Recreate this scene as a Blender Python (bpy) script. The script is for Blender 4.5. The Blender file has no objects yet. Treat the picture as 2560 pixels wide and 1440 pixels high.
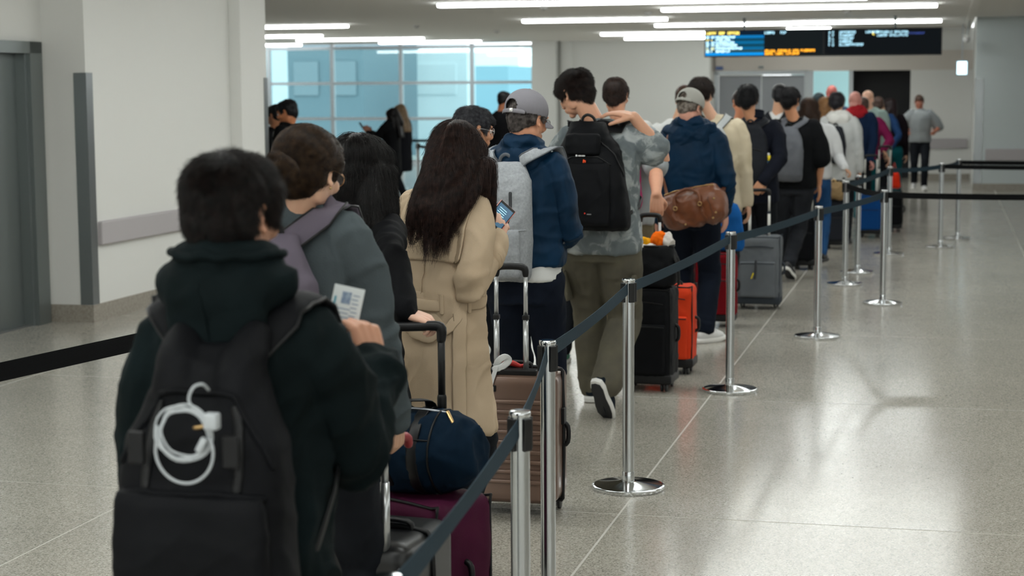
import bpy, bmesh, math, random
import numpy as np
from mathutils import Vector, Matrix
from mathutils.bvhtree import BVHTree
sc = bpy.context.scene
COL = sc.collection
PI = math.pi
# ---------------------------------------------------------------- camera, world, light, exposure
F_PX, PITCH, ROLL, CAM_H = 4350.0, 0.113, 0.006, 1.77
TH = math.radians(14.0)                      # the building is turned 14 degrees clockwise from the view
_cp, _sp, _cr, _sr = math.cos(PITCH), math.sin(PITCH), math.cos(ROLL), math.sin(ROLL)
FWD = Vector((0, _cp, -_sp)); _up = Vector((0, _sp, _cp)); _rt = Vector((1, 0, 0))
RT = _rt * _cr - _up * _sr; UP = _up * _cr + _rt * _sr
cam_data = bpy.data.cameras.new('camera'); cam = bpy.data.objects.new('camera', cam_data); COL.objects.link(cam)
cam.matrix_world = Matrix(((RT.x, UP.x, -FWD.x, 0), (RT.y, UP.y, -FWD.y, 0), (RT.z, UP.z, -FWD.z, CAM_H), (0, 0, 0, 1)))
cam_data.sensor_width = 36.0; cam_data.lens = F_PX / 2560 * 36; cam_data.clip_start = 0.1; cam_data.clip_end = 300
cam_data.dof.use_dof = True; cam_data.dof.focus_distance = 6.5; cam_data.dof.aperture_fstop = 4.2
sc.camera = cam
world = bpy.data.worlds.new('world'); sc.world = world; world.use_nodes = True
wb = world.node_tree.nodes['Background']; wb.inputs[0].default_value = (0.94, 0.985, 1.0, 1); wb.inputs[1].default_value = 2.4
sc.view_settings.view_transform = 'Standard'; sc.view_settings.look = 'None'
sc.view_settings.gamma = 1.0; sc.view_settings.use_curve_mapping = False
sc.view_settings.exposure = 0.42
STRIP_POWER = 15.5                            # emission of the ceiling's strip lights
sc.cycles.max_bounces = 8; sc.cycles.diffuse_bounces = 3; sc.cycles.glossy_bounces = 4; sc.cycles.transparent_max_bounces = 12
sc.cycles.sample_clamp_indirect = 4.0; sc.cycles.caustics_reflective = False; sc.cycles.caustics_refractive = False
rnd = random.Random(7)

def at(px, py, Y):
    d = FWD + RT * ((px - 1280) / F_PX) - UP * ((py - 720) / F_PX)
    t = Y / d.y
    return Vector((d.x * t, Y, CAM_H + d.z * t))
def ground(px, py):
    d = FWD + RT * ((px - 1280) / F_PX) - UP * ((py - 720) / F_PX)
    t = -CAM_H / d.z
    return Vector((d.x * t, d.y * t, 0))
def UV(u, v, z=0.0):
    return Vector((u * math.sin(TH) + v * math.cos(TH), u * math.cos(TH) - v * math.sin(TH), z))

# ---------------------------------------------------------------- materials
def lin(c):
    if isinstance(c, str):
        c = [int(c[i:i + 2], 16) / 255 for i in (0, 2, 4)]
    return tuple(((x + .055) / 1.055) ** 2.4 if x > .04045 else x / 12.92 for x in c)
_mats = {}
def mat(name, col='808080', rough=.6, metal=0.0, bump=None, bscale=100, bstr=.2, mottle=None, mscale=8, mstr=.5, sheen=0, coat=0, spec=.5, emit=None, estr=1, alpha=None, stretch=None, crease=0, cscale=11):
    """procedural principled material; mottle = second colour mixed in by noise; bump = 'noise' | 'weave' | 'wave'"""
    if name in _mats: return _mats[name]
    m = bpy.data.materials.new(name); m.use_nodes = True; nt = m.node_tree; N = nt.nodes; L = nt.links
    b = N['Principled BSDF']; c = (*lin(col), 1)
    b.inputs['Base Color'].default_value = c; b.inputs['Roughness'].default_value = rough; b.inputs['Metallic'].default_value = metal
    b.inputs['Specular IOR Level'].default_value = spec
    if sheen: b.inputs['Sheen Weight'].default_value = sheen; b.inputs['Sheen Roughness'].default_value = .4
    if coat: b.inputs['Coat Weight'].default_value = coat; b.inputs['Coat Roughness'].default_value = .1
    if emit is not None:
        b.inputs['Emission Color'].default_value = (*lin(emit), 1); b.inputs['Emission Strength'].default_value = estr
    tc = N.new('ShaderNodeTexCoord'); mp = N.new('ShaderNodeMapping'); L.new(tc.outputs['Object'], mp.inputs[0])
    if stretch: mp.inputs['Scale'].default_value = stretch
    if mottle is not None:
        n = N.new('ShaderNodeTexNoise'); n.inputs['Scale'].default_value = mscale; n.inputs['Detail'].default_value = 5; L.new(mp.outputs[0], n.inputs['Vector'])
        r = N.new('ShaderNodeValToRGB'); r.color_ramp.elements[0].position = .5 - mstr * .25; r.color_ramp.elements[1].position = .5 + mstr * .25
        r.color_ramp.elements[0].color = c; r.color_ramp.elements[1].color = (*lin(mottle), 1)
        L.new(n.outputs['Fac'], r.inputs[0]); L.new(r.outputs[0], b.inputs['Base Color'])
    if bump:
        if bump == 'weave':
            n = N.new('ShaderNodeTexWave'); n.inputs['Scale'].default_value = bscale; n.inputs['Distortion'].default_value = 1.5; n.bands_direction = 'DIAGONAL'
            out = n.outputs['Fac']
        elif bump == 'wave':
            n = N.new('ShaderNodeTexWave'); n.inputs['Scale'].default_value = bscale; n.bands_direction = 'Z'; out = n.outputs['Fac']
        else:
            n = N.new('ShaderNodeTexNoise'); n.inputs['Scale'].default_value = bscale; n.inputs['Detail'].default_value = 4; out = n.outputs['Fac']
        L.new(mp.outputs[0], n.inputs['Vector'])
        bp = N.new('ShaderNodeBump'); bp.inputs['Strength'].default_value = bstr; bp.inputs['Distance'].default_value = .004
        L.new(out, bp.inputs['Height']); L.new(bp.outputs[0], b.inputs['Normal'])
        if crease:
            n3 = N.new('ShaderNodeTexNoise'); n3.noise_type = 'RIDGED_MULTIFRACTAL'; n3.inputs['Scale'].default_value = cscale; n3.inputs['Detail'].default_value = 2.5; n3.inputs['Distortion'].default_value = .8
            L.new(mp.outputs[0], n3.inputs['Vector']); b3 = N.new('ShaderNodeBump'); b3.inputs['Strength'].default_value = crease; b3.inputs['Distance'].default_value = .012
            L.new(n3.outputs['Fac'], b3.inputs['Height']); L.new(b3.outputs[0], bp.inputs['Normal'])
    if alpha is not None: b.inputs['Alpha'].default_value = alpha
    _mats[name] = m
    return m
def fabric(name, col, col2=None, rough=.85, mscale=6, bstr=.25, bscale=350, sheen=0, mstr=.8, spec=.09, crease=.35, cscale=9):
    return mat(name, col, rough, bump='noise', bscale=bscale, bstr=bstr, mottle=col2, mscale=mscale, mstr=mstr, sheen=sheen, spec=spec, crease=crease, cscale=cscale)

# ---------------------------------------------------------------- object helpers
def tag(o, label=None, cat=None, group=None, kind=None):
    if label: o['label'] = label
    if cat: o['category'] = cat
    if group: o['group'] = group
    if kind: o['kind'] = kind
    return o
def empty(name, loc=(0, 0, 0), rz=0.0, parent=None):
    o = bpy.data.objects.new(name, None); o.location = loc; o.rotation_euler = (0, 0, rz); o.empty_display_size = .1
    COL.objects.link(o); o.parent = parent
    return o
def link(name, me, m=None, parent=None, smooth=True):
    if m is not None:
        me.materials.clear(); me.materials.append(m)
    if smooth and me.polygons: me.polygons.foreach_set('use_smooth', [True] * len(me.polygons))
    o = bpy.data.objects.new(name, me); COL.objects.link(o); o.parent = parent
    return o
def copy_tree(o, parent=None):
    c = o.copy(); COL.objects.link(c); c.parent = parent
    for ch in list(o.children): copy_tree(ch, c)
    return c

class Soup:
    """collects closed shells; out() links them as one mesh, remesh() fuses them into one skin"""
    def __init__(s): s.v = []; s.f = []; s.n = 0
    def add(s, V, Fc):
        V = np.asarray(V, float).reshape(-1, 3)
        s.v.append(V); s.f += [tuple(i + s.n for i in f) for f in Fc]; s.n += len(V)
        return s
    def ell(s, c, r, R=None, nu=16, nv=10, e=1.0):
        V = [(0, 0, 1)]
        for i in range(1, nv):
            a = PI * i / nv
            for j in range(nu):
                b = 2 * PI * j / nu; x, y, z = math.sin(a) * math.cos(b), math.sin(a) * math.sin(b), math.cos(a)
                if e != 1.0: x, y, z = [math.copysign(abs(q) ** e, q) for q in (x, y, z)]
                V.append((x, y, z))
        V.append((0, 0, -1)); V = np.array(V) * np.array(r)
        if R is not None: V = V @ np.array(R.to_3x3()).T
        V = V + np.array(c)
        Fc = [(0, 1 + j, 1 + (j + 1) % nu) for j in range(nu)]
        for i in range(nv - 2):
            for j in range(nu):
                a, b = 1 + i * nu + j, 1 + i * nu + (j + 1) % nu
                Fc.append((a, a + nu, b + nu, b))
        l = len(V) - 1; k = 1 + (nv - 2) * nu
        Fc += [(l, k + (j + 1) % nu, k + j) for j in range(nu)]
        return s.add(V, Fc)
    def loft(s, secs, n=28, e=2.0):
        """secs: (cx, cy, cz, rx, ry[, tilt_y]) horizontal superellipse sections bottom to top"""
        V = []
        for q in secs:
            cx, cy, cz, rx, ry = q[:5]; tl = q[5] if len(q) > 5 else 0
            for j in range(n):
                b = 2 * PI * j / n; cb, sb = math.cos(b), math.sin(b)
                x = math.copysign(abs(cb) ** (2 / e), cb) * rx; y = math.copysign(abs(sb) ** (2 / e), sb) * ry
                V.append((cx + x, cy + y, cz + y * tl))
        m = len(secs); Fc = []
        for i in range(m - 1):
            for j in range(n):
                a, b = i * n + j, i * n + (j + 1) % n
                Fc.append((a, b, b + n, a + n))
        Fc.append(tuple(range(n - 1, -1, -1))); Fc.append(tuple((m - 1) * n + j for j in range(n)))
        return s.add(V, Fc)
    def tube(s, pts, rad, n=12, sub=3, flat=1.0, up=None, cap=True, closed=False):
        """smooth tube through pts; rad one number or one per point; flat squashes it across 'up'"""
        P = [Vector(p) for p in pts]
        R = list(rad) if hasattr(rad, '__len__') else [rad] * len(P)
        if sub > 1 and len(P) > 2:
            Q, S = [], []
            m = len(P)
            for i in range(m if closed else m - 1):
                if closed: p0, p1, p2, p3 = P[(i - 1) % m], P[i], P[(i + 1) % m], P[(i + 2) % m]; r1, r2 = R[i], R[(i + 1) % m]
                else: p0, p1, p2, p3 = P[max(i - 1, 0)], P[i], P[i + 1], P[min(i + 2, m - 1)]; r1, r2 = R[i], R[i + 1]
                for k in range(sub):
                    t = k / sub
                    Q.append(.5 * ((2 * p1) + (p2 - p0) * t + (2 * p0 - 5 * p1 + 4 * p2 - p3) * t * t + (3 * p1 - p0 - 3 * p2 + p3) * t ** 3))
                    S.append(r1 + (r2 - r1) * t)
            if not closed: Q.append(P[-1]); S.append(R[-1])
            P, R = Q, S
        m = len(P); V = []; prev = None
        T = []
        for i in range(m):
            a = P[(i - 1) % m] if closed else P[max(i - 1, 0)]; b = P[(i + 1) % m] if closed else P[min(i + 1, m - 1)]
            t = (b - a); T.append(t.normalized() if t.length > 1e-9 else Vector((0, 0, 1)))
        rings = []
        for i in range(m):
            t = T[i]
            if up is not None:
                u = Vector(up[min(i, len(up) - 1)] if isinstance(up, list) else up)
                x = t.cross(u)
                if x.length < 1e-6: x = t.orthogonal()
                x.normalize(); y = x.cross(t).normalized()
            else:
                if prev is None: x = t.orthogonal().normalized()
                else:
                    x = prev - t * prev.dot(t)
                    x = x.normalized() if x.length > 1e-6 else t.orthogonal().normalized()
                y = t.cross(x); prev = x
            rings.append((P[i], x, y, t, R[i]))
        def ring(c, x, y, r): return [c + x * (math.cos(2 * PI * j / n) * r) + y * (math.sin(2 * PI * j / n) * r * flat) for j in range(n)]
        allr = []
        if cap and not closed:
            c, x, y, t, r = rings[0]
            allr.append(ring(c - t * r * .8, x, y, r * .55)); allr.append(ring(c - t * r * .45, x, y, r * .88))
        for c, x, y, t, r in rings: allr.append(ring(c, x, y, r))
        if cap and not closed:
            c, x, y, t, r = rings[-1]
            allr.append(ring(c + t * r * .45, x, y, r * .88)); allr.append(ring(c + t * r * .8, x, y, r * .55))
        for rg in allr: V += [tuple(p) for p in rg]
        k = len(allr); Fc = []
        for i in range(k if closed else k - 1):
            for j in range(n):
                a, b = i * n + j, i * n + (j + 1) % n
                c2, d2 = ((i + 1) % k) * n + j, ((i + 1) % k) * n + (j + 1) % n
                Fc.append((a, b, d2, c2))
        if not closed:
            Fc.append(tuple(range(n - 1, -1, -1))); Fc.append(tuple((k - 1) * n + j for j in range(n)))
        return s.add(V, Fc)
    def box(s, c, h, R=None, bev=0.0):
        """box centre c, half sizes h, chamfered by bev"""
        hx, hy, hz = h
        if bev <= 0:
            V = np.array([(x, y, z) for x in (-hx, hx) for y in (-hy, hy) for z in (-hz, hz)], float)
            Fc = [(0, 1, 3, 2), (4, 6, 7, 5), (0, 4, 5, 1), (2, 3, 7, 6), (0, 2, 6, 4), (1, 5, 7, 3)]
        else:
            bm = bmesh.new(); bmesh.ops.create_cube(bm, size=2)
            for v in bm.verts: v.co = Vector((v.co.x * hx, v.co.y * hy, v.co.z * hz))
            bmesh.ops.bevel(bm, geom=bm.edges[:], offset=bev, segments=3, profile=.5, affect='EDGES')
            bm.verts.index_update(); V = np.array([v.co[:] for v in bm.verts]); Fc = [tuple(v.index for v in f.verts) for f in bm.faces]; bm.free()
        if R is not None: V = V @ np.array(R.to_3x3()).T
        return s.add(V + np.array(c), Fc)
    def lathe(s, prof, c=(0, 0, 0), n=40, R=None):
        """prof (r, z) bottom to top, closed on the axis"""
        V = []
        for r, z in prof:
            for j in range(n): V.append((max(r, 1e-5) * math.cos(2 * PI * j / n), max(r, 1e-5) * math.sin(2 * PI * j / n), z))
        V = np.array(V)
        if R is not None: V = V @ np.array(R.to_3x3()).T
        V = V + np.array(c); Fc = []
        for i in range(len(prof) - 1):
            for j in range(n):
                a, b = i * n + j, i * n + (j + 1) % n
                Fc.append((a, b, b + n, a + n))
        Fc.append(tuple(range(n - 1, -1, -1))); Fc.append(tuple((len(prof) - 1) * n + j for j in range(n)))
        return s.add(V, Fc)
    def mesh(s, name):
        me = bpy.data.meshes.new(name); me.from_pydata([tuple(r) for r in np.concatenate(s.v)], [], s.f); me.update(); return me
    def out(s, name, m, parent=None, smooth=True, sharp=None):
        me = s.mesh(name); o = link(name, me, m, parent, smooth)
        if smooth and sharp: me.set_sharp_from_angle(angle=math.radians(sharp))
        return o
    def remesh(s, name, m, parent=None, voxel=.012, smooth=3, disp=None, cutz=None):
        me0 = s.mesh(name + '_raw'); tmp = bpy.data.objects.new('tmp', me0); COL.objects.link(tmp)
        md = tmp.modifiers.new('r', 'REMESH'); md.mode = 'VOXEL'; md.voxel_size = voxel; md.adaptivity = 0
        if smooth:
            sm = tmp.modifiers.new('s', 'SMOOTH'); sm.factor = .5; sm.iterations = smooth
        dg = bpy.context.evaluated_depsgraph_get()
        me = bpy.data.meshes.new_from_object(tmp.evaluated_get(dg)); me.name = name
        bpy.data.objects.remove(tmp); bpy.data.meshes.remove(me0)
        if disp is not None:
            n = len(me.vertices); co = np.empty(n * 3); me.vertices.foreach_get('co', co); co = co.reshape(-1, 3)
            nr = np.empty(n * 3); me.vertices.foreach_get('normal', nr); nr = nr.reshape(-1, 3)
            co = co + nr * disp(co, nr)[:, None]; me.vertices.foreach_set('co', co.ravel()); me.update()
        return link(name, me, m, parent)

# ---------------------------------------------------------------- noise and cloth folds
def _hash(i, j, k, seed):
    n = (i * 374761393 + j * 668265263 + k * 2147483647 + seed * 974711) & 0xffffffff
    n = ((n ^ (n >> 13)) * 1274126177) & 0xffffffff
    return ((n ^ (n >> 16)) & 0xffff) / 65535.0
def vnoise(p, seed=0):
    p = np.asarray(p) + 100.0; i = np.floor(p).astype(np.int64); f = p - i; f = f * f * (3 - 2 * f)
    r = 0
    for a in (0, 1):
        for b in (0, 1):
            for c in (0, 1):
                w = (f[:, 0] if a else 1 - f[:, 0]) * (f[:, 1] if b else 1 - f[:, 1]) * (f[:, 2] if c else 1 - f[:, 2])
                r = r + w * _hash(i[:, 0] + a, i[:, 1] + b, i[:, 2] + c, seed)
    return r
def ridge(p, seed=0):
    w = np.stack([vnoise(p * .7, seed + 5), vnoise(p * .7, seed + 6), vnoise(p * .7, seed + 7)], 1) * 1.6
    return 1 - np.abs(vnoise(p + w, seed) * 2 - 1)
def folds(amp=.008, f=(9, 9, 4), seed=0, fine=.3, joints=(), jamp=.006):
    """vertical folds, plus ring folds round the joints (p, radius, axis)"""
    f = np.array(f)
    def fn(co, nr):
        d = 1.5 * amp * (ridge(co * f, seed) ** 2 - .4) + 1.4 * amp * fine * (ridge(co * f * 2.7, seed + 31) ** 2 - .4)
        dg = np.stack([co[:, 0] * .8 + co[:, 2] * .6, co[:, 1], co[:, 2] * .8 - co[:, 0] * .6], 1) * np.array((4, 9, 13)); d = d + amp * .7 * np.clip(ridge(dg, seed + 17) - .62, 0, 1) * 2.2
        for (p, rad, ax) in joints:
            p = np.array(p); ax = np.array(ax); q = co - p; dist = np.linalg.norm(q, axis=1)
            w = np.exp(-(dist / rad) ** 2)
            s = q @ ax + .02 * vnoise(co * 14, seed + 3)
            d = d + 2.2 * jamp * w * (ridge(np.stack([s * 17, co[:, 0] * 6 + s * 5, co[:, 1] * 6], 1), seed + 4) ** 2 - .42)
        return d
    return fn
def bvh_of(o):
    me = o.data; v = [x.co.copy() for x in me.vertices]; return BVHTree.FromPolygons(v, [tuple(p.vertices) for p in me.polygons])
def patch(src, pred, off, thick, name, m, parent=None, smooth=1):
    """a piece of cloth lying on src where pred(co, normal) holds"""
    me = src.data; n = len(me.vertices); co = np.empty(n * 3); me.vertices.foreach_get('co', co); co = co.reshape(-1, 3)
    nr = np.empty(n * 3); me.vertices.foreach_get('normal', nr); nr = nr.reshape(-1, 3)
    ok = pred(co, nr)
    fs = [tuple(p.vertices) for p in me.polygons if all(ok[i] for i in p.vertices)]
    if not fs: return None
    used = sorted({i for f in fs for i in f}); mp = {k: i for i, k in enumerate(used)}
    V = (co + nr * off)[used]; k = len(used); NU = nr[used]
    F1 = [tuple(mp[i] for i in f) for f in fs]
    edges = {}
    for f in F1:
        for a, b in zip(f, f[1:] + f[:1]): edges[(a, b)] = edges.get((a, b), 0) + 1
    nx, pv = {}, {}
    for (a, b) in edges:
        if (b, a) not in edges: nx[a] = b; pv[b] = a
    bd = [i for i in nx if i in pv]
    if bd:
        A_ = np.array([pv[i] for i in bd]); B_ = np.array([nx[i] for i in bd]); I_ = np.array(bd)
        for _ in range(14): V[I_] = V[I_] * .4 + (V[A_] + V[B_]) * .3
    W = V + NU * thick
    F2 = [tuple(reversed(f)) for f in F1] + [tuple(i + k for i in f) for f in F1]
    F2 += [(a, b, b + k, a + k) for (a, b) in edges if (b, a) not in edges]
    me2 = bpy.data.meshes.new(name); me2.from_pydata([tuple(r) for r in np.concatenate([V, W])], [], F2); me2.update()
    return link(name, me2, m, parent)
def cling(pts, bvh, off, dens=4):
    """path resampled and laid on a surface: returns points and normals"""
    P = [Vector(p) for p in pts]; out, nn = [], []
    for i in range(len(P) - 1):
        for k in range(dens):
            q = P[i].lerp(P[i + 1], k / dens); out.append(q)
    out.append(P[-1]); res = []
    for q in out:
        h = bvh.find_nearest(q)
        if h[0] is None: res.append(q); nn.append(Vector((0, 0, 1))); continue
        res.append(h[0] + h[1] * off); nn.append(h[1])
    return res, nn
def seam(s, pts, bvh, off=.001, r=.0025, flat=1.0, dens=4, n=6):
    res, nn = cling(pts, bvh, off, dens)
    s.tube(res, r, n=n, sub=1, flat=flat, up=nn)
def rotm(yaw=0, pitch=0, roll=0):
    """yaw clockwise seen from above, pitch nose down, roll to the right"""
    return Matrix.Rotation(-yaw, 3, 'Z') @ Matrix.Rotation(-pitch, 3, 'X') @ Matrix.Rotation(roll, 3, 'Y')
# ---------------------------------------------------------------- the setting
def ubox(name, v0, v1, u0, u1, z0, z1, m, parent=None, kind='structure', bev=0):
    s = Soup(); s.box(((v0 + v1) / 2, (u0 + u1) / 2, (z0 + z1) / 2), (abs(v1 - v0) / 2, abs(u1 - u0) / 2, abs(z1 - z0) / 2), bev=bev)
    o = s.out(name, m, parent, smooth=False)
    if parent is None:
        o.rotation_euler = (0, 0, -TH)
        if kind: o['kind'] = kind
    return o
M_WALL = mat('wall_paint', 'e4e4e0', .75, bump='noise', bscale=60, bstr=.05)
M_BEIGE = mat('beige_panel', 'd6cfc6', .6)
M_CEIL = mat('ceiling_paint', 'f4f2ee', .85, bump='noise', bscale=40, bstr=.04)
M_STEEL = mat('brushed_steel', '8b8f90', .32, .9, bump='noise', bscale=30, bstr=.08, stretch=(40, 40, 1))
M_DARKSTEEL = mat('dark_brushed_steel', '7f8585', .38, .75, bump='noise', bscale=30, bstr=.08, stretch=(40, 40, 1))
M_GREYDOOR = mat('grey_door', '8d9094', .5, .3)
M_RAIL = mat('grey_crash_rail', 'b3aeb0', .55)
M_BASE = mat('stone_base', 'a09a90', .35, mottle='8d867b', mscale=60)
M_ALU = mat('aluminium_frame', 'b9c0c6', .4, .3)
M_BLACK = mat('black_plastic', '0b0c0e', .45, spec=.3)
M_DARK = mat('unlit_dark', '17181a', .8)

def floor_material():
    m = bpy.data.materials.new('polished_terrazzo'); m.use_nodes = True; nt = m.node_tree; N = nt.nodes; L = nt.links; b = N['Principled BSDF']
    tc = N.new('ShaderNodeTexCoord'); g = N.new('ShaderNodeNewGeometry')
    vo = N.new('ShaderNodeTexVoronoi'); vo.inputs['Scale'].default_value = 170; L.new(g.outputs['Position'], vo.inputs['Vector'])
    vo2 = N.new('ShaderNodeTexVoronoi'); vo2.inputs['Scale'].default_value = 80; L.new(g.outputs['Position'], vo2.inputs['Vector'])
    bw = N.new('ShaderNodeRGBToBW'); L.new(vo.outputs['Color'], bw.inputs[0])
    r = N.new('ShaderNodeValToRGB'); e = r.color_ramp.elements
    e[0].position = .0; e[0].color = (*lin('6f6b65'), 1); e[1].position = 1.0; e[1].color = (*lin('e4ded2'), 1)
    for p, c in ((.22, '959187'), (.45, 'b0aba0'), (.62, 'b7b2a7'), (.85, 'c4beb2')):
        q = r.color_ramp.elements.new(p); q.color = (*lin(c), 1)
    L.new(bw.outputs[0], r.inputs[0])
    n = N.new('ShaderNodeTexNoise'); n.inputs['Scale'].default_value = 1.2; n.inputs['Detail'].default_value = 3; L.new(g.outputs['Position'], n.inputs['Vector'])
    mx = N.new('ShaderNodeMix'); mx.data_type = 'RGBA'; mx.blend_type = 'MULTIPLY'; mx.inputs[0].default_value = .35
    L.new(r.outputs[0], mx.inputs[6]); 
    r3 = N.new('ShaderNodeValToRGB'); r3.color_ramp.elements[0].position = .3; r3.color_ramp.elements[0].color = (.72, .72, .72, 1); r3.color_ramp.elements[1].position = .7
    L.new(n.outputs['Fac'], r3.inputs[0]); L.new(r3.outputs[0], mx.inputs[7]); L.new(mx.outputs[2], b.inputs['Base Color'])
    n2 = N.new('ShaderNodeTexNoise'); n2.inputs['Scale'].default_value = 5; n2.inputs['Detail'].default_value = 4; L.new(g.outputs['Position'], n2.inputs['Vector'])
    mr = N.new('ShaderNodeMapRange'); mr.inputs[3].default_value = .12; mr.inputs[4].default_value = .22; L.new(n2.outputs['Fac'], mr.inputs[0]); L.new(mr.outputs[0], b.inputs['Roughness'])
    b.inputs['Specular IOR Level'].default_value = .75
    bp = N.new('ShaderNodeBump'); bp.inputs['Strength'].default_value = .02; bp.inputs['Distance'].default_value = .01; L.new(n2.outputs['Fac'], bp.inputs['Height']); L.new(bp.outputs[0], b.inputs['Normal'])
    return m
M_FLOOR = floor_material()
M_STRIP = mat('divider_strip', 'c9c6bd', .35)
# floor: divider strips lie just under the slab tops, every slab is a piece of its own
V0, DV, U0, DU = -1.30, 2.13, 7.05, 2.80
floor = ubox('floor', V0 - 9 * DV, V0 + 7 * DV, U0 - 4 * DU, U0 + 14 * DU, -.10, -.001, M_STRIP)
slab_me = None
for i in range(-9, 7):
    for k in range(-4, 14):
        if slab_me is None:
            s = Soup(); s.box((DV / 2, DU / 2, -.03), (DV / 2 - .005, DU / 2 - .005, .03)); slab_me = s.mesh('slab'); slab_me.materials.append(M_FLOOR)
        o = bpy.data.objects.new('slab', slab_me); COL.objects.link(o); o.parent = floor; o.location = (V0 + i * DV, U0 + k * DU, .0)
CEIL = 2.93
ceiling = ubox('ceiling', -21, .40, -6, 41.3, CEIL, CEIL + .2, M_CEIL)
ubox('ceiling', .40, 13, -6, 31.4, CEIL + .05, CEIL + .25, M_CEIL)
ubox('trim_1', .30, .42, -6, 35, CEIL - .015, CEIL + .06, M_CEIL)
# left wall with its return, the pier and the lift front
ubox('wall_left', -6.85, -6.40, 12.22, 15.0, 0, CEIL, M_WALL)
ubox('wall_left_pier', -7.4, -6.29, 15.0, 15.62, 0, CEIL, M_WALL)['kind'] = 'structure'
ubox('wall_left_lift', -7.4, -6.76, 12.15, 12.45, 0, CEIL, M_WALL)
ubox('wall_left_lift', -7.4, -6.76, 6.0, 12.15, 2.16, CEIL, M_WALL)
ubox('wall_left_lift', -7.4, -6.76, -6.0, 9.6, 0, 2.16, M_WALL)
def long_rail(name, v0, v1, u0, u1, z0, z1, m, parent=None):
    o = ubox(name, v0, v1, u0, u1, z0, z1, m, parent, bev=.012); return o
long_rail('trim_2', -6.41, -6.36, 12.34, 15.0, .59, .775, M_RAIL)
ubox('baseboard_left', -6.86, -6.388, 12.208, 15.0, 0, .135, M_BASE)
ubox('baseboard_left', -6.41, -6.28, 14.99, 15.63, 0, .135, M_BASE)
def guard(name, v, u, sv, su, z0, z1, m, w=.075):
    """L-shaped corner guard on the outer corner (v, u) whose walls run towards sv and su"""
    t = .006; s = Soup()
    s.box((v + sv * w / 2, u - su * t / 2, (z0 + z1) / 2), (w / 2, t / 2, (z1 - z0) / 2))
    s.box((v - sv * t / 2, u + su * (w / 2 - t / 2), (z0 + z1) / 2), (t / 2, w / 2 + t / 2, (z1 - z0) / 2))
    o = s.out(name, m, None, False); o.rotation_euler = (0, 0, -TH); o['kind'] = 'structure'; return o
guard('trim_3', -6.398, 12.22, -1, 1, .135, 1.925, M_STEEL, .10)
guard('trim_4', -6.288, 15.62, -1, -1, .135, 1.905, M_STEEL)
# lift door on the left: frame and leaf
lift = empty('door_1', (0, 0, 0), -TH); lift['kind'] = 'structure'
s = Soup(); s.box((-6.765, 12.06, 1.08), (.045, .09, 1.08)); s.box((-6.80, 11.955, 1.05), (.05, .02, 1.05))
s.box((-6.765, 10.9, 2.115), (.045, 1.25, .045)); s.box((-6.765, 9.66, 1.08), (.045, .07, 1.08)); s.out('door_frame', M_DARKSTEEL, lift, False)
s = Soup(); s.box((-6.85, 11.38, 1.04), (.02, .57, 1.04)); s.out('door_leaf', M_DARKSTEEL, lift, False)
s = Soup(); s.box((-6.85, 10.22, 1.04), (.02, .57, 1.04)); s.out('door_leaf', M_DARKSTEEL, lift, False)
s = Soup(); s.box((-6.83, 10.8, .006), (.06, 1.15, .006)); s.out('sill', M_STEEL, lift, False)
# back wall: glazing on the left, plain wall on the right
UB = 41.0
ubox('wall_back', -9.70, -4.2, UB, UB + .3, 0, CEIL, M_WALL)
ubox('wall_back_column', -9.62, -9.05, UB - .35, UB + .1, 0, CEIL, M_WALL)
ubox('wall_back_column', -8.95, -8.72, UB - .12, UB + .1, 0, CEIL, M_WALL)
M_GLASS = bpy.data.materials.new('tinted_glass'); M_GLASS.use_nodes = True
nt = M_GLASS.node_tree; nt.nodes.clear(); _o = nt.nodes.new('ShaderNodeOutputMaterial'); _t = nt.nodes.new('ShaderNodeBsdfTransparent'); _g = nt.nodes.new('ShaderNodeBsdfGlossy'); _m = nt.nodes.new('ShaderNodeMixShader'); _f = nt.nodes.new('ShaderNodeFresnel')
_t.inputs[0].default_value = (.73, .86, .87, 1); _g.inputs['Roughness'].default_value = .03; _f.inputs[0].default_value = 1.6
nt.links.new(_f.outputs[0], _m.inputs[0]); nt.links.new(_t.outputs[0], _m.inputs[1]); nt.links.new(_g.outputs[0], _m.inputs[2]); nt.links.new(_m.outputs[0], _o.inputs[0])
glaz = empty('window_1', (0, 0, 0), -TH); glaz['kind'] = 'structure'
mull = [-18.9, -17.55, -16.45, -14.78, -13.0, -11.2, -9.66]
trans = [0.05, 1.10, 1.97, 2.83]
for v in mull:
    s = Soup(); s.box((v, UB + .05, CEIL / 2), (.045, .06, CEIL / 2)); s.out('mullion', M_ALU, glaz, False)
for z in trans:
    s = Soup(); s.box(((mull[0] + mull[-1]) / 2, UB + .05, z), ((mull[-1] - mull[0]) / 2, .05, .035)); s.out('transom', M_ALU, glaz, False)
for a, b in zip(mull, mull[1:]):
    for c, d in zip(trans, trans[1:]):
        s = Soup(); s.box(((a + b) / 2, UB + .05, (c + d) / 2), ((b - a) / 2 - .04, .006, (d - c) / 2 - .03)); s.out('pane', M_GLASS, glaz, False)
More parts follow.
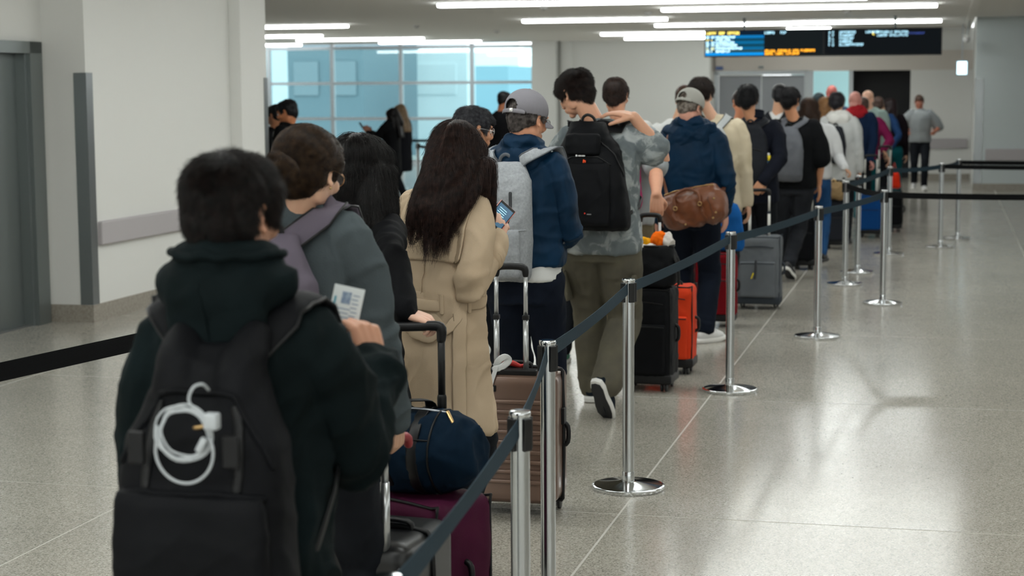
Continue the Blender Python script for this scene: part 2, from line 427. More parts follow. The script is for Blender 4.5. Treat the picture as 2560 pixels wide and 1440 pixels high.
# what stands outside behind the glazing
def outb(name, v0, v1, u0, u1, z1, col, label, cat='building'):
    root = empty(name, (0, 0, 0), -TH); tag(root, label, cat)
    ubox('wall', v0, v1, u0, u1, -4, z1, mat('out_' + col, col, .7), root)
    n = max(2, int((v1 - v0) / 2.4)); w = (v1 - v0) / n
    for k in range(n):
        for z in (-1.5, 1.6, 4.7):
            if z + 1.4 < z1:
                s = Soup(); s.box((v0 + w * (k + .5), u0 - .02, z + .6), (w * .33, .03, .55)); s.out('window', mat('out_glass_' + col, col, .2, spec=.8), root, False)
outb('terminal_annex', -21.0, -18.4, 54, 60, 9, '6a7f88', 'dark blue-grey building block seen through the left window panes')
outb('concourse_building', -27.0, -17.1, 62, 70, 7.2, 'e6eef0', 'pale building seen through the middle window panes')
outb('parking_building', -14.9, -13.8, 55, 60, 2.57, '8fb4c2', 'low grey-blue building seen through the rightmost window panes')
s = Soup(); s.box((-15, 70, -.6), (60, 28, .05)); o = s.out('apron', mat('apron', 'b9c4c8', .8), None, False); o.rotation_euler = (0, 0, -TH); o['kind'] = 'structure'
# lift lobby block at the end of the queue
UL = 35.0
ubox('wall_end', -4.58, .60, UL, UL + .5, 2.12, 2.5, M_BEIGE)
ubox('wall_end', -4.62, .60, UL + .02, UL + .5, 2.5, CEIL, M_WALL)
ubox('wall_end', -.70, .60, UL + .01, UL + .5, 0, 2.5, M_WALL)
ubox('wall_end', -4.62, -4.50, UL, UL + .5, 0, 2.5, M_WALL)
lobby = empty('door_2', (0, 0, 0), -TH); lobby['kind'] = 'structure'
s = Soup()
for v in (-4.49, -2.66, -1.84): s.box((v, UL + .02, 1.06), (.04 if v != -2.66 else .09, .05, 1.06))
s.box((-3.6, UL + .02, 2.09), (.93, .05, .04)); s.out('door_frame', M_STEEL, lobby, False)
for a, b in ((-4.44, -3.60), (-3.59, -2.75)):
    s = Soup(); s.box(((a + b) / 2, UL + .08, 1.02), ((b - a) / 2, .02, 1.02)); s.out('door_leaf', M_GREYDOOR, lobby, False)
glob = empty('window_2', (0, 0, 0), -TH); glob['kind'] = 'structure'
s = Soup(); s.box((-2.22, UL + .06, 1.06), (.35, .006, 1.05)); s.out('pane', M_GLASS, glob, False)
# wall behind the glass glows as stand-in daylight; unlit opening's walls are painted dark
ubox('wall_passage', -3.30, -1.80, UL + 3.4, UL + 3.5, 0, 2.6, mat('pale_daylight_glow', 'e9fbff', .6, emit='c4e6ec', estr=.34))
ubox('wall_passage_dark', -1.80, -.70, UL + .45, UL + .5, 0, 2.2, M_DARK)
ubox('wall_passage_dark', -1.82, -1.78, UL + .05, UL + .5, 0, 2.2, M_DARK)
long_rail('trim_5', -.62, .40, UL - .04, UL + .01, .60, .79, M_RAIL)
ubox('baseboard_end', -.70, .45, UL - .012, UL + .1, 0, .11, M_BASE)
# right wall: a short side and a long face
ubox('wall_right', .47, .9, 31.4, UL + .5, 0, CEIL + .2, M_WALL)
ubox('wall_right_face', .47, 9.0, 31.25, 31.6, 0, CEIL + .2, mat('cool_wall_paint', 'c9d2d3', .7))
long_rail('trim_6', .66, 9.0, 31.20, 31.26, .52, .72, M_RAIL)
ubox('baseboard_right', .46, 9.0, 31.238, 31.4, 0, .12, M_BASE)
guard('trim_7', .468, 31.25, 1, 1, .12, 1.93, M_STEEL, .14)
ubox('wall_right_panel', .455, .475, 31.9, 33.2, .12, 1.35, M_WALL)
ubox('wall_side', 12.7, 13.0, -6, 31.6, 0, CEIL + .2, M_WALL)
ubox('wall_rear', -7.4, 13, -6.3, -6.0, 0, CEIL + .2, M_WALL)
ubox('wall_rear_left', -21.3, -21.0, 15, 41.3, 0, CEIL, M_WALL)
ubox('wall_rear_left', -21.3, -7.2, 15.0, 15.3, 0, CEIL, M_WALL)
# wall-mounted things
def wall_thing(name, label, cat, parts, v, u, z, rz=0):
    r = empty(name, UV(u, v, z), -TH + rz); tag(r, label, cat)
    for pn, c, h, m in parts:
        s = Soup(); s.box(c, h, bev=min(h) * .3); s.out(pn, m, r, False)
    return r
ex = wall_thing('wall_sign_box', 'small glowing white sign box mounted high beside the right wall', 'sign', [('housing', (0, 0, 0), (.11, .05, .14), M_ALU)], .25, 33.0, 2.13)
s = Soup(); s.box((0, -.052, 0), (.085, .004, .115)); s.out('screen', mat('glow_sign', 'ffffff', .5, emit='c9f2ff', estr=2.2), ex, False)
s = Soup(); s.tube([(0, 0, .14), (0, 0, CEIL - 2.13)], .01, n=8, sub=1); s.out('hanger', M_ALU, ex)
cm = wall_thing('security_camera', 'small white dome camera at the ceiling in the far right corner', 'camera', [('mount', (0, 0, .02), (.05, .05, .02), M_WALL)], .3, 31.0, 2.62)
s = Soup(); s.ell((0, 0, -.03), (.06, .06, .06)); s.out('dome', mat('cam_white', 'c8c8c8', .3), cm)
s = Soup(); s.tube([(0, 0, .03), (0.05, 0.03, CEIL - 2.62)], .012, n=8, sub=1); s.out('bracket', M_DARKSTEEL, cm)
wall_thing('blue_room_sign', 'small blue plate on the beige fascia left above the grey doors', 'sign', [('plate', (0, 0, 0), (.075, .008, .035), mat('blue_plate', '33508c', .4))], -4.43, UL - .01, 2.19)
wall_thing('door_sensor', 'small grey sensor box centred over the grey doors', 'sensor', [('case', (0, 0, 0), (.05, .02, .022), M_DARKSTEEL)], -3.6, UL - .02, 2.2)
pn = wall_thing('wall_notice', 'white notice sheet with faint grey writing on the white wall behind the queue', 'notice', [('sheet', (0, 0, 0), (.17, .006, .30), mat('paper', 'e9ebea', .6))], -5.95, UB - .02, 1.28)
s = Soup()
for k in range(7): s.box((-.02 + .01 * (k % 3), -.008, .2 - .055 * k), (.10 - .02 * (k % 2), .001, .012 if k else .03))
s.out('writing', mat('grey_ink', '9aa0a4', .7), pn, False)
bs = wall_thing('blue_pointer_sign', 'tiny dark blue tag above the white wall notice', 'sign', [('plate', (0, 0, 0), (.06, .01, .05), mat('navy_plate', '27457a', .4))], -5.66, UB - .03, 1.75)

# ---------------------------------------------------------------- ceiling strip lights
M_TUBE = mat('strip_diffuser', 'ffffff', .4, emit='f7fcfa', estr=STRIP_POWER)
M_LHOUSE = mat('strip_housing', 'dedede', .5)
def strip(u, v0, v1, du=0.0, label='linear white strip light', grp='linear strip lights on the ceiling'):
    r = empty('strip_light', UV(u, v0, CEIL), -TH); tag(r, label, 'light', grp)
    L_ = v1 - v0
    s = Soup(); s.box((L_ / 2, 0, -.007), (L_ / 2 + .01, .080, .0068)); s.out('housing', M_LHOUSE, r, False)
    n = max(1, round(L_ / 1.4))
    for k in range(n):
        a, b = L_ * k / n, L_ * (k + 1) / n
        s = Soup(); s.box(((a + b) / 2, 0, -.036), ((b - a) / 2 - .002, .070, .021), bev=.010); s.out('diffuser', M_TUBE, r, False)
    return r
STRIPS = [
 (22.45, -6.58, -1.0, 'topmost strip light, running out of the top edge of the picture'),
 (24.85, -3.97, -.16, 'long strip light second from the top, ending right above the departures board'),
 (28.05, -6.78, -4.4, 'strip light left of centre over the tall boy with the black backpack'),
 (30.80, -5.04, -2.65, 'strip light just above the left half of the departures board'),
 (30.55, -2.62, -.12, 'strip light just above the right half of the departures board'),
 (33.55, -2.97, -2.16, 'short strip light showing at the middle of the top of the departures board'),
 (35.2, -6.87, -4.72, 'upper of the two strip lights that end at the left edge of the departures board'),
 (38.4, -6.96, -4.6, 'lower of the two strip lights that end at the left edge of the departures board'),
 (28.85, -14.0, -10.1, 'upper strip light reaching in from behind the left pier'),
 (33.8, -16.0, -12.39, 'middle strip light reaching in from behind the left pier'),
 (36.45, -13.93, -11.03, 'long strip light above the second window bay'),
 (39.1, -12.9, -10.46, 'farthest strip light, directly above the middle window bays'),
 (40.0, -18.5, -15.2, 'lowest short strip light at the far left of the windows'),
]
for u, a, b, lb in STRIPS: strip(u, a, b, 0, lb)
for u in (-1.5, 1.4, 4.3, 7.2, 10.1, 13.0, 15.9, 18.8):
    strip(u, -5.0, -2.3, 0, 'ceiling strip light beyond the top edge of the picture')
    if True: strip(u + .1, -2.2, .2, 0, 'ceiling strip light beyond the top edge of the picture')
    if u < 20: strip(u + .4, 3.0, 6.5, 0, 'ceiling strip light beyond the top edge of the picture')
for k, (u, v) in enumerate([(24.0, -5.5), (27.0, -1.5), (33.0, -8.5), (30.0, -9.2), (26.2, -4.4)]):
    r = empty('smoke_detector', UV(u, v, CEIL)); tag(r, ['round white detector on the ceiling above the queue', 'round white detector on the ceiling right of centre', 'round white detector on the ceiling near the windows', 'round white detector on the ceiling left of the long strips', 'round white detector on the ceiling between the strip lights'][k], 'detector')
    s = Soup(); s.lathe([(.06, 0), (.06, -.02), (.045, -.035), (0, -.04)], n=20); s.out('housing', M_LHOUSE, r); s = Soup(); s.lathe([(.02, -.038), (.02, -.045), (0, -.046)], n=12); s.out('sensor', M_DARKSTEEL, r)

# ---------------------------------------------------------------- departures board
bd = empty('departures_board', UV(29.0, -3.92, 2.30), -TH); tag(bd, 'wide black flight information board hanging from the ceiling over the queue', 'display')
W, H = 3.82, .44
bd.rotation_euler = (0, 0, -TH)
s = Soup(); s.box((W / 2, .06, H / 2), (W / 2, .06, H / 2), bev=.008); s.out('casing', M_BLACK, bd, False)
for x in (.65, 3.08):
    s = Soup(); s.tube([(x, .06, H - .01), (x, .06, CEIL - 2.30)], .022, n=10, sub=1); s.out('hanger', M_DARKSTEEL, bd)
def scr(name, x0, x1, z0, z1, col, e, y=-.003):
    m = mat('screen_' + col + str(e), '020202', .6, spec=.05, emit=col, estr=e)
    s = Soup(); s.box(((x0 + x1) / 2, y, (z0 + z1) / 2), ((x1 - x0) / 2, .003, (z1 - z0) / 2)); return s.out(name, m, bd, False)
scr('screen', .015, 1.94, .02, H - .02, '1c2326', .5)
scr('screen', 1.96, W - .015, .02, H - .02, '14191d', .5)
scr('header_bar', .015, .98, H - .085, H - .02, '0c2236', .7, -.006)
for k in range(7):
    z1 = H - .09 - k * .047
    scr('flight_row', .015, .98, z1 - .044, z1, ['0a6fae', '0a3f56', '07618f', '0b3f54', '08608e', '24464f', '0a8fe0'][k], 1.0, -.006)
def words(name, x0, z, hgt, n, gaps, col, e, seed):
    """a line of small lit letters, too far to read"""
    q = random.Random(seed); s = Soup(); x = x0
    for k in range(n):
        if k in gaps: x += hgt * .8; continue
        w = hgt * q.choice((.5, .6, .7)); t = hgt * .14
        kind = q.randrange(5)
        s.box((x + t / 2, -.012, z + hgt / 2), (t / 2, .001, hgt / 2))
        if kind in (0, 1, 3): s.box((x + w / 2, -.012, z + hgt - t / 2), (w / 2, .001, t / 2))
        if kind in (0, 2, 4): s.box((x + w / 2, -.012, z + t / 2), (w / 2, .001, t / 2))
        if kind in (1, 3): s.box((x + w / 2, -.012, z + hgt / 2), (w / 2, .001, t / 2))
        if kind in (0, 2): s.box((x + w - t / 2, -.012, z + hgt / 2), (t / 2, .001, hgt / 2))
        x += w + hgt * .22
    return s.out(name, mat('glyph_' + col + str(e), '000000', .5, emit=col, estr=e), bd, False)
words('text_line', .03, H - .075, .045, 15, (5, 9), 'e8d060', 3.0, 1)
rows = [(H - .135, 5, 12, 'c9f4ff'), (H - .18, 4, 9, 'c9f4ff'), (H - .225, 5, 11, 'c9f4ff'), (H - .27, 5, 13, 'c9f4ff'), (H - .318, 5, 15, 'e8e8a0'), (H - .366, 4, 9, 'c9f4ff')]
for k, (z, a, b_, c_) in enumerate(rows):
    words('text_line', .03, z, .034, a, (2,), c_ if k != 1 else 'e8d060', 2.6, 10 + k); words('text_line', .19, z, .034, b_, (), 'c9f4ff', 2.8, 20 + k)
words('text_line', .99, H - .072, .04, 11, (5, 6, 7), 'a9dcf0', 2.4, 40)
words('text_line', 1.0, .075, .036, 28, (6, 14, 19), 'f0a020', 3.4, 41); words('text_line', 1.0, .028, .036, 20, (5, 11), 'f0a020', 3.4, 42)
for k in range(5):
    z = H - .08 - k * .05
    words('text_line', 2.03, z, .036, 3, (1,), 'a9dcf0', 2.2, 50 + k); words('text_line', 2.20, z, .036, (9, 8, 8, 7, 13)[k], (), 'a9dcf0', 2.2, 60 + k)
words('text_line', 2.62, H - .08, .036, 7, (), 'a9dcf0', 2.2, 71); words('text_line', 2.73, H - .11, .05, 1, (), 'e8d060', 3.0, 72)
words('text_line', 2.8, H - .085, .036, 17, (8,), 'a9dcf0', 2.0, 73); words('text_line', 2.8, H - .135, .036, 17, (6,), 'a9dcf0', 2.0, 74)
words('text_line', 3.3, H - .105, .03, 10, (), '3a4fa0', 1.2, 75)

# ---------------------------------------------------------------- belt posts and belts
M_CHROME = mat('polished_steel', 'd5d8da', .09, 1.0)
M_BRUSH = mat('satin_steel_tube', 'c4c8ca', .17, 1.0)
M_CASS = mat('belt_cassette', '0d0e10', .4)
M_BELT = mat('teal_grey_belt', '273842', .8, bump='wave', bscale=90, bstr=.3, spec=.12)
M_BELTK = mat('black_belt', '07080a', .75, bump='wave', bscale=90, bstr=.3, spec=.12)
PH = .943
def make_post():
    r = empty('belt_post')
    s = Soup(); s.lathe([(.160, 0), (.162, .004), (.162, .016), (.158, .0185), (.15, .019), (.045, .034), (.03, .037), (0, .037)], n=72); s.out('base', M_CHROME, r, sharp=40)
    s = Soup(); s.lathe([(.0275, .030), (.0275, .075), (.0265, .078), (0, .078)], n=32); s.out('collar', M_CHROME, r, sharp=40)
    s = Soup(); s.lathe([(.0255, .03), (.0255, .84), (0, .84)], n=32); s.out('pole', M_BRUSH, r, sharp=40)
    s = Soup(); s.lathe([(.0262, .838), (.0262, PH - .012), (0, PH - .012)], n=32); hd = s.out('head', M_BRUSH, r, sharp=40)
    s = Soup(); s.lathe([(.0275, PH - .014), (.0285, PH - .010), (.0285, PH - .003), (.026, PH), (0, PH + .001)], n=32); s.out('cap', M_CHROME, r, sharp=40)
    for a in range(4):
        R = Matrix.Rotation(a * PI / 2, 4, 'Z'); s = Soup(); c = R @ Vector((0, .0285, .882))
        s.box(c, (.0135, .006, .043), R=R, bev=.003); s.out('belt_slot', M_CASS, r, False)
    return r
_pp = None
POSTS = {}
def post(key, X, Y, label, rz=0):
    global _pp
    if _pp is None: _pp = make_post(); o = _pp
    else: o = copy_tree(_pp)
    o.location = (X, Y, 0); o.rotation_euler = (0, 0, rz); tag(o, label, 'post', 'belt barrier posts'); POSTS[key] = Vector((X, Y, 0)); return o
def post_top(key, px, py, label, rz=0):
    """post whose top centre is seen at this pixel"""
    d = FWD + RT * ((px - 1280) / F_PX) - UP * ((py - 720) / F_PX); t = (PH - CAM_H) / d.z
    return post(key, d.x * t, d.y * t, label, rz)
def belt(a, b, label, m=None, z=.90, w=.048, sag=.012, grp=None):
    A = POSTS[a] if isinstance(a, str) else Vector(a); B = POSTS[b] if isinstance(b, str) else Vector(b)
    d = (B - A); L_ = math.hypot(d.x, d.y); d.normalize(); n = 24; s = Soup(); side = Vector((-d.y, d.x, 0)) * .0012
    V = []
    for i in range(n + 1):
        t = i / n; p = A + d * (.034 + (L_ - .068) * t); zz = z - sag * 4 * t * (1 - t); tw = .006 * math.sin(t * 7 + L_)
        for sx in (-1, 1):
            for sz in (-1, 1):
                q = p + side * sx + Vector((side.x * 4, side.y * 4, 0)) * (sz * tw * 60); V.append((q.x, q.y, zz + sz * w / 2))
    F = []
    for i in range(n):
        k = 4 * i
        F += [(k, k + 4, k + 5, k + 1), (k + 2, k + 3, k + 7, k + 6), (k, k + 2, k + 6, k + 4), (k + 1, k + 5, k + 7, k + 3)]
    F += [(0, 1, 3, 2), (4 * n, 4 * n + 2, 4 * n + 3, 4 * n + 1)]
    s.add(V, F); o = s.out('barrier_belt', m or M_BELT, None, smooth=False); tag(o, label, 'belt', grp); return o
# ---------------------------------------------------------------- people
M_EYEW = mat('eye_white', 'e8e4df', .25); M_IRIS = mat('iris_brown', '2a1a12', .15); M_BROW = mat('brow_hair', '1d1512', .8)
SKINS = {}
def skin(tone):
    if tone not in SKINS:
        m = mat('skin_' + tone, tone, .5, bump='noise', bscale=140, bstr=.12, mottle=None)
        b = m.node_tree.nodes['Principled BSDF']; b.inputs['Subsurface Weight'].default_value = .12; b.inputs['Subsurface Radius'].default_value = (.012, .005, .003)
        SKINS[tone] = m
    return SKINS[tone]
HAIRS = {}
def hair_mat(col, col2):
    k = col + col2
    if k not in HAIRS:
        m = bpy.data.materials.new('hair_' + col); m.use_nodes = True; nt = m.node_tree; N = nt.nodes; L = nt.links; b = N['Principled BSDF']
        g = N.new('ShaderNodeNewGeometry'); n = N.new('ShaderNodeTexNoise'); n.inputs['Scale'].default_value = 55; n.inputs['Detail'].default_value = 3; L.new(g.outputs['Position'], n.inputs['Vector'])
        r = N.new('ShaderNodeValToRGB'); r.color_ramp.elements[0].position = .35; r.color_ramp.elements[0].color = (*lin(col), 1); r.color_ramp.elements[1].position = .72; r.color_ramp.elements[1].color = (*lin(col2), 1)
        L.new(n.outputs['Fac'], r.inputs[0]); L.new(r.outputs[0], b.inputs['Base Color']); b.inputs['Roughness'].default_value = .40; b.inputs['Specular IOR Level'].default_value = .2
        HAIRS[k] = m
    return HAIRS[k]

def ik(a, b, l1, l2, hint):
    a, b = Vector(a), Vector(b); d = b - a; L_ = d.length
    if L_ > (l1 + l2) * .995: b = a + d.normalized() * (l1 + l2) * .995; d = b - a; L_ = d.length
    c = (l1 * l1 - l2 * l2 + L_ * L_) / (2 * L_); h = math.sqrt(max(l1 * l1 - c * c, 0))
    dn = d.normalized(); hv = Vector(hint); hv = hv - dn * hv.dot(dn); hv.normalize()
    return a + dn * c + hv * h, b

def hand(S, w, d, n, side, curl=(.35, .35, .3), k=1.0, thumb=.4, open_=.0, pinch=None):
    """five separate fingers; d points along the palm, n is where the palm faces, side +1 right -1 left"""
    w = Vector(w); d = Vector(d).normalized(); n = Vector(n); n = (n - d * n.dot(d)).normalized(); t = d.cross(n) * side
    offs = (.031, .0105, -.0105, -.030); lens = (.070, .078, .073, .057); reach = (.088, .092, .088, .080)
    for i in range(4):
        kn = w + (d * reach[i] + t * offs[i]) * k
        S.tube([w + t * offs[i] * .62 * k, w + (d * reach[i] * .5 + t * offs[i] * .85) * k - n * .003 * k, kn], [.0145 * k, .0135 * k, .0105 * k], n=10, sub=2)
        cu = curl[i] if isinstance(curl[0], (tuple, list)) else curl
        ang = 0; p = kn; pts = [kn]
        spread = t * (offs[i] * open_ * 6)
        for sg, c in zip((.46, .30, .24), cu):
            ang += c; dd = (d * math.cos(ang) + n * math.sin(ang) + spread).normalized(); p = p + dd * lens[i] * sg * k; pts.append(p)
        S.tube(pts, [.0098 * k, .0088 * k, .0080 * k, .0068 * k], n=10, sub=2)
    base = w + (d * .022 + t * .026 + n * .006) * k
    d1 = (d * .62 + t * .72 + n * .30 * (1 + thumb)).normalized(); p1 = base + d1 * .042 * k
    d2 = (d * (.80) + t * (.45 - thumb) + n * (.35 + thumb)).normalized(); p2 = p1 + d2 * .030 * k; p3 = p2 + (d2 + n * thumb * .3 - t * thumb * .3).normalized() * .024 * k
    S.tube([base - d1 * .012 * k, p1, p2, p3], [.0165 * k, .0125 * k, .0105 * k, .0085 * k], n=10, sub=2)

def head_soup(S, C, R, k=1.0, fem=False, fat=1.0):
    def P(x, y, z): return Vector(C) + (R @ Vector((x, y, z))) * k
    def E(c, r, RR=None):
        S.ell(P(*c), [q * k for q in r], R if RR is None else R @ RR, nu=20, nv=14)
    E((0, -.016, .034), (.0735, .090, .080)); E((0, .020, -.008), (.064, .068, .082)); E((0, .012, .055), (.062, .072, .055))
    j = .92 if fem else 1.0
    E((0, .028, -.060), (.050 * j * fat, .052, .040)); E((0, .066, -.092), (.021 * j * fat, .017, .016))
    for sx in (-1, 1):
        E((sx * .048 * j, -.004, -.052), (.017 * fat, .034, .032)); E((sx * .040, .060, -.022), (.022 * fat, .020, .022)); E((sx * .030, .078, .030), (.024, .011, .009))
        E((sx * .011, .098, -.030), (.008, .010, .007)); E((sx * .031, .072, .008), (.016, .010, .011))
        RR = Matrix.Rotation(sx * .35, 3, 'Z') @ Matrix.Rotation(-.15, 3, 'X')
        pts = []
        for q in range(11):
            a = -.9 + q * (2 * PI - 1.5) / 10; pts.append(P(sx * (.0765 + .004 * math.sin(a * .5)), -.010 - .0135 * math.sin(a + .2) * 1, .000 + .026 * -math.cos(a)))
        S.tube(pts, .0038 * k, n=8, sub=2); E((sx * .0755, -.009, -.002), (.0055, .0125, .023), RR); E((sx * .079, -.002, -.027), (.006, .008, .009), RR)
    S.tube([P(0, .084, .026), P(0, .097, .004), P(0, .108, -.020), P(0, .104, -.030)], [.0075 * k, .0085 * k, .0105 * k, .0095 * k], n=10)
    E((0, .088, -.052), (.023, .012, .0055)); E((0, .086, -.063), (.020, .012, .0062)); E((0, .078, -.058), (.030, .018, .02))
    return P

def face_parts(parent, P, R, k, m_brow, closed=False):
    for sx in (-1, 1):
        S = Soup(); S.ell(P(sx * .031, .0765, .006), (.0125 * k,) * 3, R, nu=14, nv=10); e = S.out('eye', M_EYEW, parent)
        S = Soup(); S.ell(P(sx * .031, .0858, .004), (.0058 * k, .0035 * k, .0058 * k), R, nu=12, nv=8); S.out('iris', M_IRIS, e)
        S = Soup(); S.tube([P(sx * .018, .0855, .009), P(sx * .031, .0905, .0135), P(sx * .044, .080, .008)], [.0022 * k, .0034 * k, .002 * k], n=8); S.out('eyelid', parent['_skin'] and bpy.data.materials[parent['_skin']], parent)
        S = Soup(); S.tube([P(sx * .014, .0895, .026), P(sx * .031, .0900, .032), P(sx * .048, .0775, .027)], [.003 * k, .0042 * k, .002 * k], n=8, flat=.6); S.out('eyebrow', m_brow, parent)

def add_strands(name, parent, m, roots, normals, flow, n, length, lift, bvh, steps=6, seed=0, hug=.0015, rad=.00045, curl=0.0, lenvar=.4, grav=0.0):
    """hair strands as curves growing over the base; flow(p, nrm) -> direction"""
    q = random.Random(seed); N = min(n, len(roots)); idx = list(range(len(roots))); q.shuffle(idx)
    pos = np.zeros((N, steps, 3), np.float32)
    for a, i in enumerate(idx[:N]):
        p = Vector(roots[i]); nn = Vector(normals[i]); L_ = length(p) if callable(length) else length; L_ *= 1 - lenvar * q.random()
        jit = Vector((q.gauss(0, 1), q.gauss(0, 1), q.gauss(0, 1))) * .16; lf = lift * (.4 + q.random() * 1.2); ph = q.random() * 6.28
        p = p + nn * .0003; pos[a, 0] = p
        for s_ in range(1, steps):
            f = flow(p, nn) + jit; t = f - nn * f.dot(nn)
            if t.length < 1e-4: t = nn.orthogonal()
            t.normalize(); t = (t + nn * lf + Vector((0, 0, -grav * s_ / steps))).normalized()
            if curl: t = (t + nn.cross(t) * curl * math.sin(ph + s_ * 1.7)).normalized()
            p = p + t * (L_ / (steps - 1))
            if bvh is not None and s_ % 2 == 0 or lf < .2 and bvh is not None:
                h = bvh.find_nearest(p)
                if h[0] is not None:
                    dd = (p - h[0]).dot(h[1]); nn = h[1]
                    if dd < hug: p = h[0] + h[1] * hug * (1 + q.random())
            pos[a, s_] = p
    cu = bpy.data.hair_curves.new(name); cu.add_curves([steps] * N)
    cu.attributes['position'].data.foreach_set('vector', pos.ravel())
    ra = cu.attributes.new('radius', 'FLOAT', 'POINT'); rr = np.tile(np.linspace(rad, rad * .45, steps), N).astype(np.float32); ra.data.foreach_set('value', rr)
    cu.materials.append(m); o = bpy.data.objects.new(name, cu); COL.objects.link(o); o.parent = parent; o['kind'] = 'stuff'
    return o
def surf_samples(o, n, seed=0, pred=None):
    me = o.data; q = np.random.RandomState(seed); m = len(me.polygons)
    ar = np.empty(m); me.polygons.foreach_get('area', ar); ce = np.empty(m * 3); me.polygons.foreach_get('center', ce); ce = ce.reshape(-1, 3)
    nr = np.empty(m * 3); me.polygons.foreach_get('normal', nr); nr = nr.reshape(-1, 3)
    if pred is not None: ar = ar * pred(ce, nr)
    if ar.sum() <= 0: return [], []
    i = q.choice(m, n, p=ar / ar.sum()); sz = np.sqrt(ar[i])[:, None]
    jit = q.uniform(-.5, .5, (n, 3)) * sz; jit -= nr[i] * (jit * nr[i]).sum(1)[:, None]
    return [tuple(x) for x in ce[i] + jit], [tuple(x) for x in nr[i]]

def short_hair(parent, P, R, k, m, seed=1, n=9000, length=.045, lift=.28, vol=1.0, fringe=True, nape=True, vox=.006, crown=(0, -.05, .11), buzz=False, back=0, flow_to=None, amp=None):
    S = Soup()
    def E(c, r): S.ell(P(*c), [q * k for q in r], R, nu=20, nv=14)
    v = .006 * vol
    E((0, -.026, .046), (.0755 + v, .088 + v, .076 + v)); E((0, .020, .068), (.060 + v * .6, .060 + v, .048 + v))
    if not buzz: E((0, -.062, -.004), (.058 + v * .6, .048 + v * .5, .060))
    E((0, -.050, .0), (.066, .056, .07))
    for sx in (-1, 1):
        E((sx * .058, .022, .040), (.018 + v * .5, .036, .036)); E((sx * .070, .030, .012), (.006, .010, .024)); E((sx * .064, -.040, .012), (.015, .034, .045))
    if fringe: E((0, .075, .062), (.045, .022 + v, .026 + v * .5))
    if nape: E((0, -.070, -.042), (.044, .026, .034))
    cr = P(*crown)
    amp = amp if amp is not None else .0045 * (0.35 if buzz else 1)
    o = S.remesh('hair', m, parent, voxel=vox, smooth=4, disp=lambda co, nr: amp * (ridge((co - np.array(cr)) * np.array((38, 38, 22)), seed) - .55))
    if n:
        b = bvh_of(o); rt, nm = surf_samples(o, n, seed)
        down = (R @ Vector((0, 0, -1))) * .35; fw = R @ Vector((0, 1, 0))
        def flow(p, nn):
            if flow_to is not None: return (flow_to - p).normalized()
            d = (p - cr); return d.normalized() + down + fw * (.25 if d.dot(fw) > .03 else 0)
        add_strands('hair_strands', o, m, rt, nm, flow, n, length * k, lift, b, steps=5, seed=seed, rad=.00042 * (1 if n > 4000 else 1.9))
    return o

def long_hair(parent, P, R, k, m, tips, seed=1, n=9000, vox=.007, part=0.0, spread=1.0, crown=(0, -.02, .11)):
    """tips: list of paths (lists of points, person space) that the hair falls along, with a width each"""
    S = Soup(); q = random.Random(seed)
    def E(c, r): S.ell(P(*c), [x * k for x in r], R, nu=20, nv=14)
    E((0, -.022, .042), (.078, .094, .081)); E((0, -.048, -.01), (.076, .068, .085)); E((0, -.058, -.055), (.074, .056, .10)); E((0, -.065, -.11), (.066, .042, .09)); E((0, .014, .064), (.068, .070, .056))
    for sx in (-1, 1): E((sx * .066, -.008, .0), (.021, .050, .075)); E((sx * .062, .035, .035), (.018, .034, .05))
    for path, w0, w1, cnt in tips:
        path = [Vector(x) for x in path]; ax = R @ Vector((1, 0, 0))
        for c in range(cnt):
            f = (c + .5) / cnt * 2 - 1; pts, rr = [], []
            ln = 1 - .16 * q.random()
            for i, p in enumerate(path):
                t = i / (len(path) - 1); w = w0 * (1 - t) + w1 * t
                pp = p + ax * (f * w) + Vector((q.gauss(0, .004), -.018 * (1 - f * f) + q.gauss(0, .004), 0)) * (1 if t > 0 else 0)
                if i and ln < 1: pp = path[i - 1].lerp(path[i], 1 if i < len(path) - 1 else ln) + (pp - p)
                pts.append(pp); rr.append((.021 * (1 - t) ** .8 + .0045) * (1 if w0 < .09 else 1.15))
            S.tube(pts, rr, n=10, sub=3)
    o = S.remesh('hair', m, parent, voxel=vox, smooth=3, disp=lambda co, nr: .003 * (ridge(co * np.array((60, 60, 7)), seed) - .5) + .003 * (ridge(co * np.array((24, 24, 4)), seed + 9) - .5))
    if n:
        b = bvh_of(o); rt, nm = surf_samples(o, n, seed); cr = P(*crown); zc = P(0, 0, 0).z
        side = R @ Vector((1, 0, 0))
        def flow(p, nn):
            w = min(max((p.z - zc) / .1, 0), 1); d = (p - cr); sd = side * (1 if (p - cr).dot(side) > 0 else -1) * .5
            return (d.normalized() + sd) * w + Vector((0, 0, -1)) * (1.2 - w * .6)
        add_strands('hair_strands', o, m, rt, nm, flow, n, .15, .05, b, steps=9, seed=seed, hug=.001, rad=.00042 * (1 if n > 4000 else 1.8), lenvar=.6)
    return o

